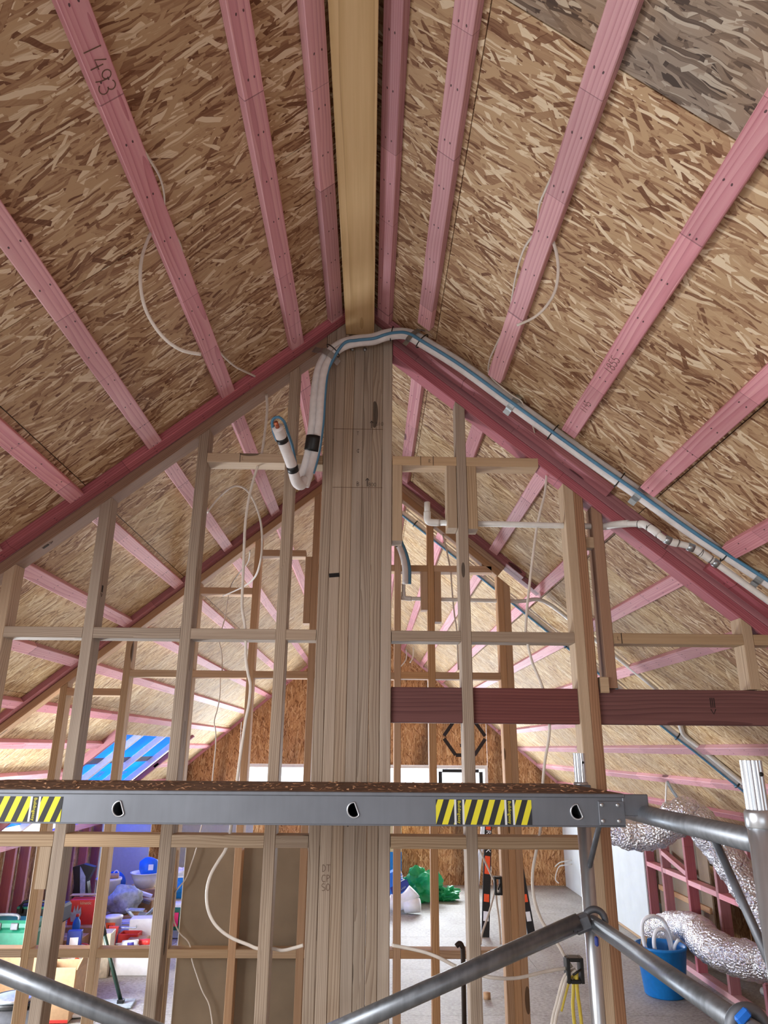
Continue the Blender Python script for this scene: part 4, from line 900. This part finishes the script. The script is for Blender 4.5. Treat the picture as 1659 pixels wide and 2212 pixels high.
tube('hanging_strap', du, [(2.392, 6.05, -.235), (2.38, 6.05, -.30), (2.36, 6.05, -.43)], .007, TPS_W, 6, 2)
tube('hanging_strap', du, [(2.395, 6.05, -.235), (2.46, 6.05, -.35), (2.55, 6.0, -.44)], .012, BAGC, 6, 2)
pp = thing('pipe_offcuts', 'white pipes lying on the eaves floor behind the pink studs', 'pipe', (3.5, 6.4, FZ))
for i in range(2): tube('pipe', pp, [(3.35+.1*i, 6.9, FZ+.03), (3.5+.1*i, 6.2, FZ+.03), (3.75+.1*i, 5.4, FZ+.03)], .03, PVC, 10, 3)

# folding ladder
ld = thing('folding_ladder', 'black and orange folding ladder standing before the far gable', 'ladder', (1.55, 8.9, FZ))
def rail(a, b, w_, d, m): return beam('rail', ld, a, b, w_, d, m, up=(1, 0, 0))
rail((1.30, 8.80, FZ), (1.463, 9.2, -.45), .035, .085, BLACK); rail((1.81, 8.80, FZ), (1.66, 9.2, -.45), .035, .085, BLACK)
rail((1.27, 9.55, FZ), (1.445, 9.22, -.45), .03, .05, WHITE); rail((1.84, 9.55, FZ), (1.68, 9.22, -.45), .03, .05, BLACK)
for i in range(1, 5):
    t = i/5; a = Vector((1.30, 8.80, FZ)).lerp(Vector((1.463, 9.2, -.45)), t); b = Vector((1.81, 8.80, FZ)).lerp(Vector((1.66, 9.2, -.45)), t)
    if t > .55: beam('tread', ld, a, b, .07, .025, ALU_D)
box('top_cap', ld, (1.56, 9.21, -.44), (.28, .14, .05), ORANGE)
for t0, t1, m in ((.10, .16, WHITE), (.22, .27, ORANGE), (.40, .52, ORANGE), (.70, .78, ORANGE)):
    a = Vector((1.3, 8.80, FZ)).lerp(Vector((1.463, 9.2, -.45)), t0); b = Vector((1.3, 8.80, FZ)).lerp(Vector((1.463, 9.2, -.45)), t1)
    beam('rail_label', ld, (a.x, a.y-.018, a.z), (b.x, b.y-.018, b.z), .004, .06, m, up=(1, 0, 0))
    a = Vector((1.81, 8.80, FZ)).lerp(Vector((1.66, 9.2, -.45)), t0); b = Vector((1.81, 8.80, FZ)).lerp(Vector((1.66, 9.2, -.45)), t1)
    beam('rail_label', ld, (a.x, a.y-.018, a.z), (b.x, b.y-.018, b.z), .004, .05, m, up=(1, 0, 0))
a = Vector((1.3, 8.80, FZ)).lerp(Vector((1.463, 9.2, -.45)), .62)
d = (Vector((1.463, 9.2, -.45))-Vector((1.3, 8.80, FZ))).normalized()
lettering('lettering', ld, 'RRACK', .075, WHITE, axes((a.x+.003, a.y-.0195, a.z), -d, (1, 0, 0)))
# things by the far gable
tc = thing('tall_carton', 'tall cream and blue carton standing against the far gable', 'carton', (.40, 11.6, FZ))
box('upper_panel', tc, (.36, 11.6, -1.17), (.29, .22, .55), CARDL); box('lower_panel', tc, (.36, 11.6, -1.695), (.29, .22, .5), BLUEP)
for i in range(2): ribbon('printed_arc', tc, [arc(.30+.05*i, -1.38, .12, .12, 10, 80)], .006, BLUEP, axes((0, 11.489, 0), (1, 0, 0), (0, 0, 1)))
bb = thing('flashing_roll_box', 'tilted blue and navy carton with white lettering near green bag', 'carton', (.40, 10.35, FZ))
R_ = Matrix.Rotation(-.45, 3, 'Y')
box('carton_body', bb, (.37, 10.3, -1.70), (.26, .2, .36), BLUES, rot=R_); box('carton_band', bb, (.43, 10.198, -1.70), (.24, .01, .11), NAVYP, rot=R_)
lettering('lettering', bb, 'DTM', .09, WHITE, axes((.42, 10.197, -1.54), (math.sin(.45), 0, -math.cos(.45)), (math.cos(.45), 0, math.sin(.45))))
lettering('lettering', bb, 'HALFLASH', .03, GREYP, axes((.44, 10.19, -1.72), (math.cos(-.5), 0, -math.sin(-.5)), (math.sin(-.5), 0, math.cos(-.5))))
wf = thing('white_pipe_fitting', 'large white bend fitting lying beside the green bag', 'fitting', (.5, 10.0, FZ))
tube('bend', wf, [(.30, 10.0, -1.83), (.40, 9.98, -1.83), (.50, 9.98, -1.80), (.60, 9.98, -1.70)], .09, WHITE, 20, 4); tube('branch', wf, [(.48, 9.95, -1.86), (.66, 9.9, -1.845)], .08, WHITE, 20, 1)
gbt = thing('green_bag', 'crumpled green plastic bag slumped on the floor', 'bag', (.8, 10.7, FZ))
blob('bag_body', gbt, (.72, 10.7, -1.77), (.26, .2, .21), BAGG, .4, 3, 4, 4); blob('loose_end', gbt, (1.08, 10.75, -1.87), (.17, .12, .09), BAGG, .4, 5, 5, 4)
# crowbar
cb = thing('crowbar', 'dark crowbar standing upright behind the near partition', 'crowbar', (.475, 4.0, FZ))
tube('shaft', cb, [(.47, 4.0, FZ), (.476, 4.0, -1.3), (.478, 4.0, -.97), (.474, 4.0, -.925), (.462, 4.0, -.912), (.445, 4.0, -.925)], .012, STEEL, 10, 4)
tag(lathe('cork_plug', None, (1.0, 6.78, FZ), [(.03, 0), (.03, .045), (.001, .046)], CARD, 14, Matrix.Rotation(.5, 3, 'Z')), 'small tan timber plug lying on the floor', 'offcut')

# ------------------------------------------------------------------ clutter in the left room
def cbox(name, label, c, s, mat, rz=0, cat='box', parts=()):
    t = thing(name, label, cat, (c[0], c[1], FZ)); box('carton_body', t, c, s, mat, rz)
    return t
def support(label, x, y, ztop, sx, sy, rz=0., mat=CARD, name='cardboard_box'):
    t = thing(name, label, 'box', (x, y, FZ)); h = ztop-FZ; box('carton_body', t, (x, y, FZ+h/2), (sx, sy, h), mat, rz)
    box('flap_tape', t, (x, y, ztop+.001), (sx*.9, .05, .002), CARDL, rz, 0); return t
support('brown cardboard box under the green tool case', -2.95, 6.9, -1.6, .55, .35)
gc = thing('tool_case', 'green power tool case with grey latches on a box', 'case', (-2.98, 6.9, FZ))
box('lower_shell', gc, (-2.99, 6.86, -1.53), (.5, .2, .14), GREEN, bev=.02); box('upper_shell', gc, (-2.99, 6.86, -1.425), (.49, .2, .07), GREEN, bev=.02)
for x in (-3.06, -2.92): box('latch', gc, (x, 6.755, -1.43), (.06, .02, .05), GREYD)
tube('handle', gc, [(-3.12, 6.80, -1.39), (-3.10, 6.80, -1.355), (-2.93, 6.80, -1.355), (-2.91, 6.80, -1.39)], .012, GREYD, 8, 3)
support('brown cardboard box below the black case', -2.95, 7.3, -1.52, .4, .26)
bc = thing('tool_case', 'black and green tool case behind the green case', 'case', (-2.9, 7.35, FZ)); box('shell', bc, (-2.93, 7.35, -1.44), (.42, .22, .15), BLACK, bev=.02); box('lid_edge', bc, (-2.93, 7.30, -1.385), (.4, .14, .02), GREEN); tube('handle', bc, [(-3.08, 7.22, -1.42), (-3.06, 7.2, -1.33), (-2.85, 7.2, -1.33), (-2.83, 7.22, -1.42)], .012, BLACK, 8, 3)
support('tall cardboard carton under the black sack', -3.08 + .06, 8.62, -1.58, .22, .3)
sk = thing('black_sack', 'tall black folded sack standing against the left wall', 'sack', (-3.0, 8.6, FZ))
prism('sack_body', sk, [(-.10, 0), (.09, 0), (.04, .2), (.10, .34), (-.02, .37), (-.13, .34), (-.09, .15)], .09, BLACK, axes((-3.03, 8.62, -1.58), (1, 0, 0), (0, 0, 1))); prism('sack_fold', sk, [(-.02, 0), (.03, .02), (.01, .2), (-.06, .3)], .012, GREYP, axes((-3.02, 8.533, -1.53), (1, 0, 0), (0, 0, 1)))
wb = thing('white_pail', 'white pail with lid of scraps near the black sack', 'pail', (-2.85, 8.95, FZ))
lathe('body', wb, (-2.88, 8.9, FZ), [(.11, 0), (.13, .52), (.14, .525), (.14, .545), (.12, .545)], WHITE, 24); box('scrap_board', wb, (-2.88, 8.9, -1.38), (.2, .15, .03), CARD, .3)
support('brown carton under the red glove box', -2.80, 8.0, -1.66, .42, .35)
rbx = thing('glove_box', 'red printed box of work gloves with open flap', 'box', (-2.8, 8.0, FZ))
box('carton_body', rbx, (-2.80, 8.0, -1.55), (.25, .16, .22), REDP, .12); box('open_flap', rbx, (-2.83, 8.03, -1.415), (.24, .10, .006), CARD, .12, .001, None)
prism('printed_glove', rbx, [(-.05, -.07), (.02, -.07), (.04, .0), (.03, .06), (.01, .02), (0, .08), (-.015, .02), (-.03, .07), (-.04, .01), (-.07, .02)], .001, GREYP, axes((-2.83, 7.908, -1.56), (.993, .12, 0), (0, 0, 1)))
lettering('lettering', rbx, 'kinetic', .04, CARDL, axes((-2.76, 7.918, -1.47), (.993, .12, 0), (0, 0, 1)))
for k, (x, y, z, lab, m) in enumerate(((-2.83, 7.55, -1.69, 'clear bottle with red cap left of the glove box', BAGC), (-2.74, 7.68, -1.69, 'blue labelled bottle just behind the red capped bottle', BLUES))):
    if k == 0: support('low brown carton under the two bottles', -2.78, 7.6, -1.69, .3, .28)
    b = thing('bottle', lab, 'bottle', (x, y, FZ)); lathe('body', b, (x, y, z), [(.035, 0), (.036, .09), (.03, .115), (.012, .14), (.012, .15)], m, 16); lathe('cap', b, (x, y, z+.15), [(.015, 0), (.015, .022), (.001, .023)], REDP, 12)
tb = thing('fastener_tub', 'white tub with orange rim full of small fixings', 'tub', (-2.55, 7.2, FZ)); lathe('body', tb, (-2.56, 7.2, FZ), [(.09, 0), (.115, .26), (.105, .26), (.09, .22), (.001, .21)], WHITE, 24); tube('rim', tb, [(-2.56+.115*math.cos(a*PI/10), 7.2+.115*math.sin(a*PI/10), FZ+.262) for a in range(21)], .008, ORANGE, 8, 1, caps=False)
db = thing('small_carton', 'small dark box with white label standing in the tub', 'box', (-2.6, 7.2, FZ)); box('carton_body', db, (-2.57, 7.2, -1.63), (.12, .07, .16), NAVYP, .2); box('paper_label', db, (-2.56, 7.163, -1.63), (.07, .004, .06), WHITE, .2, 0)
support('flat cardboard carton under the grey sack', -2.58, 8.6, -1.69, .4, .32)
tag(blob('grey_sack', None, (-2.58, 8.6, -1.565), (.17, .13, .14), GREYP, .22, 8, 3, 4), 'mottled grey cloth sack slumped on top of the heap', 'sack')
support('deep brown carton under the blue cable reel', -2.92, 9.2, -1.63, .26, .26)
rl = thing('cable_reel', 'blue round saw blade pack leaning on the heap', 'reel', (-2.84, 9.2, FZ)); lathe('disc', rl, (-2.90, 9.16, -1.50), [(.13, -.01), (.13, .01), (.03, .012), (.001, .012)], BLUES, 28, Matrix.Rotation(PI/2-.2, 3, 'X')); lathe('hub', rl, (-2.90, 9.145, -1.50), [(.04, 0), (.04, .006), (.001, .007)], WHITE, 20, Matrix.Rotation(PI/2-.2, 3, 'X'))
rc = thing('padlock_pack', 'red hanging pack with white label before the blue disc', 'pack', (-2.86, 9.07, FZ)); box('pack_body', rc, (-2.86, 9.07, -1.48), (.09, .03, .14), REDP); tube('shackle', rc, [(-2.89, 9.07, -1.41), (-2.885, 9.07, -1.37), (-2.86, 9.07, -1.35), (-2.835, 9.07, -1.37), (-2.83, 9.07, -1.41)], .007, WHITE, 8, 3); box('paper_label', rc, (-2.86, 9.053, -1.50), (.06, .002, .07), WHITE, 0, 0)
support('tall brown carton under the white basin', -2.57, 9.3, -1.55, .4, .36)
bs = thing('basin', 'white plastic wash basin on top of the heap', 'basin', (-2.57, 9.3, FZ)); lathe('bowl', bs, (-2.57, 9.25, -1.55), [(.10, 0), (.15, .10), (.17, .15), (.18, .152), (.18, .16), (.16, .158), (.13, .10), (.001, .02)], WHITE, 28)
bsk = thing('grout_sack', 'bright blue printed paper sack lying in the basin', 'sack', (-2.55, 9.25, FZ)); blob('sack_body', bsk, (-2.54, 9.25, -1.335), (.12, .08, .10), BLUES, .12, 4, 2, 3, .3); box('printed_badge', bsk, (-2.50, 9.165, -1.33), (.055, .006, .06), WHITE, .3, .001)
support('wide low carton under the white light fittings', -2.55, 8.85+.12, -1.62, .36, .2)
for k, (z, m, lab) in enumerate(((-1.50, WHITE, 'upper white metal light fitting laid across heap'), (-1.555, GREYD, 'lower dark metal light fitting laid across heap'))):
    tag(beam('light_fitting', None, (-2.72, 8.82-.05*k, z+.03), (-2.37, 8.84-.05*k, z-.07), .06, .03, m), lab, 'light fitting')
support('white paper carton holding crumpled offcuts', -2.36, 8.3, -1.74, .34, .3, mat=WHITE, name='paper_carton')
rs = random.Random(11)
for k, lab in enumerate(('crumpled white paper offcut at heap centre', 'folded pale blue paper strip on heap', 'white card offcut leaning up on heap', 'torn white packaging sheet behind the pail', 'narrow white plastic trim across the heap', 'small crumpled white wrapper near carton')):
    x = -2.48+.055*k; z = -1.70+.05*(k % 3); tag(box('paper_offcut', None, (x, 8.3+.03*(k % 2), z), (.16, .07, .012), (WHITE, BAGC, GREYP)[k % 3], bev=.002, rot=Matrix.Rotation(rs.uniform(-.9, .9), 3, 'Y') @ Matrix.Rotation(rs.uniform(-.6, .6), 3, 'X')), lab, 'paper', 'paper offcuts on the heap')
wp = thing('paint_pail', 'small white pail with orange label beside the pole', 'pail', (-2.48, 7.95, FZ)); lathe('body', wp, (-2.48, 7.95, -1.945), [(.075, 0), (.08, .34), (.085, .342), (.085, .36), (.001, .36)], WHITE, 22); box('paper_label', wp, (-2.48, 7.868, -1.66), (.09, .004, .06), ORANGE, 0, 0); lettering('lettering', wp, 'EX', .04, INK, axes((-2.48, 7.865, -1.665), (1, 0, 0), (0, 0, 1)))
cw = cbox('white_carton', 'white open carton right of the paint pail', (-2.22, 8.04, -1.78), (.22, .16, .33), WHITE, .1); cbox('cardboard_box', 'small tan cardboard box before the white carton', (-2.17, 7.8, -1.84), (.17, .14, .21), CARD, -.05)
cg = thing('caulking_gun', 'red caulking gun with long steel rod on the heap', 'tool', (-2.36, 7.6, FZ)); prism('handle', cg, [(-.03, -.16), (.02, -.16), (.04, -.02), (.05, .03), (-.04, .03), (-.03, -.06)], .025, REDP, axes((-2.36, 7.6, -1.63), (1, 0, 0), (0, 0, 1))); tube('rod', cg, [(-2.34, 7.61, -1.615), (-2.18, 7.61, -1.62), (-2.155, 7.61, -1.61), (-2.16, 7.61, -1.595)], .006, GALV, 8, 2); tube('trigger', cg, [(-2.33, 7.61, -1.66), (-2.345, 7.61, -1.73)], .008, BLACK, 8, 1)
support('flat brown carton below the caulking gun', -2.36, 7.64, -1.79, .22, .16)
rt = thing('red_tray', 'red plastic parts tray on the floor heap', 'tray', (-2.3, 7.75, FZ)); box('tray_base', rt, (-2.28, 7.72+.15, -1.93), (.18, .14, .02), REDP); 
for c, s in (((-2.28, 7.80, -1.82), (.18, .01, .22)), ((-2.28, 7.94, -1.82), (.18, .01, .22)), ((-2.37, 7.87, -1.82), (.01, .14, .22)), ((-2.19, 7.87, -1.82), (.01, .14, .22))): box('tray_side', rt, c, s, REDP)
support('low white carton under the sealant tubes', -2.1, 7.45, -1.735, .36, .16, mat=WHITE, name='paper_carton')
for k, (x0, x1, m, lab) in enumerate(((-2.22, -2.08, INDIGO, 'white sealant tube with purple label'), (-2.08, -1.93, REDP, 'red sealant tube lying beside purple one'))):
    t = thing('sealant_tube', lab, 'tube', (x0, 7.45, FZ)); tube('cartridge', t, [(x0, 7.45+.05*k, -1.71), (x1, 7.45+.05*k, -1.70)], .024, m if k else WHITE, 14, 1)
    tube('label_band', t, [(x0+.05, 7.45+.05*k, -1.709), (x0+.11, 7.45+.05*k, -1.7043)], .0248, m, 14, 1); tube('nozzle', t, [(x0, 7.45+.05*k, -1.71), (x0-.06, 7.45+.05*k, -1.715)], .008, WHITE, 8, 1)
cbox('beige_case', 'beige plastic case right of the fastener tub', (-2.36, 7.38, -1.77), (.14, .18, .35), BEIGE, .1, 'case')
ob = thing('orange_bag', 'orange and red plastic bag low behind left nog', 'bag', (-2.4, 7.0, FZ)); blob('bag_body', ob, (-2.39, 6.95, -1.83), (.12, .1, .13), ORANGE, .3, 6, 4, 3); box('paper_label', ob, (-2.43, 6.83, -1.80), (.06, .004, .08), WHITE, 0, 0)
oc = thing('open_carton', 'open brown carton with dark inside left of orange bag', 'box', (-2.45, 6.6, FZ))
for c, s in (((-2.42, 6.52, -1.80), (.28, .01, .27)), ((-2.42, 6.76, -1.80), (.28, .01, .27)), ((-2.56, 6.64, -1.80), (.01, .24, .27)), ((-2.28, 6.64, -1.80), (.01, .24, .27)), ((-2.42, 6.64, -1.935), (.28, .24, .01))): box('carton_side', oc, c, s, CARD)
box('open_flap', oc, (-2.25, 6.62, -1.62), (.01, .22, .13), CARD, 0, .002, Matrix.Rotation(.4, 3, 'Y'))
cbx = cbox('cardboard_box', 'wide brown cardboard box with red edge on the floor', (-2.31, 6.3, -1.86), (.24, .2, .16), CARD, .05); box('red_strip', cbx, (-2.31, 6.2, -1.93), (.24, .006, .02), REDP, .05, 0)
support('dark carton carrying the round lid', -2.44, 5.82, -1.70, .36, .3, mat=GREYD, name='grey_carton')
rm = thing('round_lid', 'shiny round pan lid resting on dark carton', 'lid', (-2.42, 5.8, FZ)); lathe('rim', rm, (-2.42, 5.80, -1.695), [(.17, 0), (.19, .02), (.185, .035), (.16, .03)], BLACK, 32); lathe('dish', rm, (-2.42, 5.80, -1.66), [(.16, 0), (.12, .012), (.001, .014)], GALV, 32)
for k, lab in enumerate(('topmost pale pipe on the floor at lower left', 'middle pale pipe on the floor at lower left', 'lowest pale pipe on the floor at lower left')):
    tag(tube('pale_pipe', None, [(-2.75, 5.62-.09*k, FZ+.06+.05*(2-k)), (-2.15, 5.5-.09*k, FZ+.04+.05*(2-k))], .03, PVC, 12, 1), lab, 'pipe', 'pale pipes at lower left')
bl = thing('blue_bag', 'blue plastic bag of scraps beside the brown board', 'bag', (-2.12, 9.05, FZ)); blob('bag_body', bl, (-2.12, 9.1, -1.52), (.15, .12, .14), BLUEP, .25, 9, 3, 3); blob('paper_scraps', bl, (-2.13, 9.1, -1.38), (.12, .09, .06), WHITE, .35, 2, 4, 3)
support('pale carton carrying the blue bag', -2.10, 9.1, -1.63, .32, .3, mat=CARDL, name='pale_carton')
gk = thing('seed_sack', 'green and white printed sack with pink sign', 'sack', (-2.03, 8.72, FZ)); box('sack_body', gk, (-2.03, 8.74, -1.79), (.19, .14, .30), GREEN, 0, .02); box('sack_top', gk, (-2.03, 8.74, -1.635), (.19, .12, .05), WHITE, 0, .012); box('lower_print', gk, (-2.03, 8.665, -1.90), (.17, .008, .07), BAGC, 0, .001); box('pink_sign', gk, (-2.06, 8.66, -1.76), (.09, .01, .13), PINKP, 0, .001)
# sanding pole
pl = thing('sanding_pole', 'dark green pole with black grip and flat white foot', 'pole', (-1.93, 6.62, FZ))
tube('shaft', pl, [(-1.93, 6.6, FZ+.03), (-2.138, 6.6, -1.41)], .016, DKGREEN, 12, 1); tube('grip', pl, [(-2.12, 6.6, -1.455), (-2.158, 6.6, -1.346)], .021, BLACK, 12, 1); box('foot_plate', pl, (-1.98, 6.6, FZ+.012), (.30, .2, .014), GREYP, .1); box('foot_joint', pl, (-1.93, 6.6, FZ+.03), (.05, .05, .03), BLACK)
tag(box('white_float', None, (-2.2, 6.35, FZ+.02), (.28, .12, .02), WHITE, .15), 'flat white plastering float lying on the floor', 'tool')
# plasterboard leaning at the far gable
ls = tag(box('plasterboard_sheet', None, (-2.30, 11.72, -1.29), (1.15, .013, 1.29), LILAC, bev=.001, rot=Matrix.Rotation(-.06, 3, 'X')), 'pale lilac plasterboard sheet leaning against the far gable', 'plasterboard')

# ------------------------------------------------------------------ sub-parts hang from the part they sit on
SUB = {'rail_label': ('rail',), 'release_trigger': ('claw',), 'spigot_hole_shade': ('spigot',), 'label_band': ('cartridge',), 'paper_label': ('body', 'carton_body', 'pack_body', 'bag_body'),
       'printed_glove': ('carton_body',), 'flap_tape': ('carton_body',), 'latch': ('upper_shell',), 'pink_sign': ('sack_body',), 'lower_print': ('sack_body',), 'printed_badge': ('sack_body',),
       'marker_ring': ('elbow',), 'bolt_head': ('lamination',), 'pencil_mark': ('lamination', 'nog'), 'rivet': ('hook_plate', 'claw_body'), 'carton_band': ('carton_body',), 'red_strip': ('carton_body',), 'foot_joint': ('foot_plate',), 'brand_stamp': ('lintel', 'top_plate', 'stud')}
def kind_of(o): return o.name.split('.')[0]
for root in [o for o in bpy.data.objects if o.parent is None]:
    kids = list(root.children)
    for c in kids:
        want = SUB.get(kind_of(c))
        if not want: continue
        cand = [k for k in kids if kind_of(k) in want]
        if not cand: continue
        def dist(k):
            bb = [WM[k.name] @ Vector(q) for q in k.bound_box]; p = WM[c.name].translation; d = 0
            for a in range(3):
                lo, hi = min(v[a] for v in bb), max(v[a] for v in bb); d += max(lo-p[a], 0, p[a]-hi)**2
            return d
        k = min(cand, key=dist); c.parent = k; c.matrix_parent_inverse = WM[k.name].inverted()
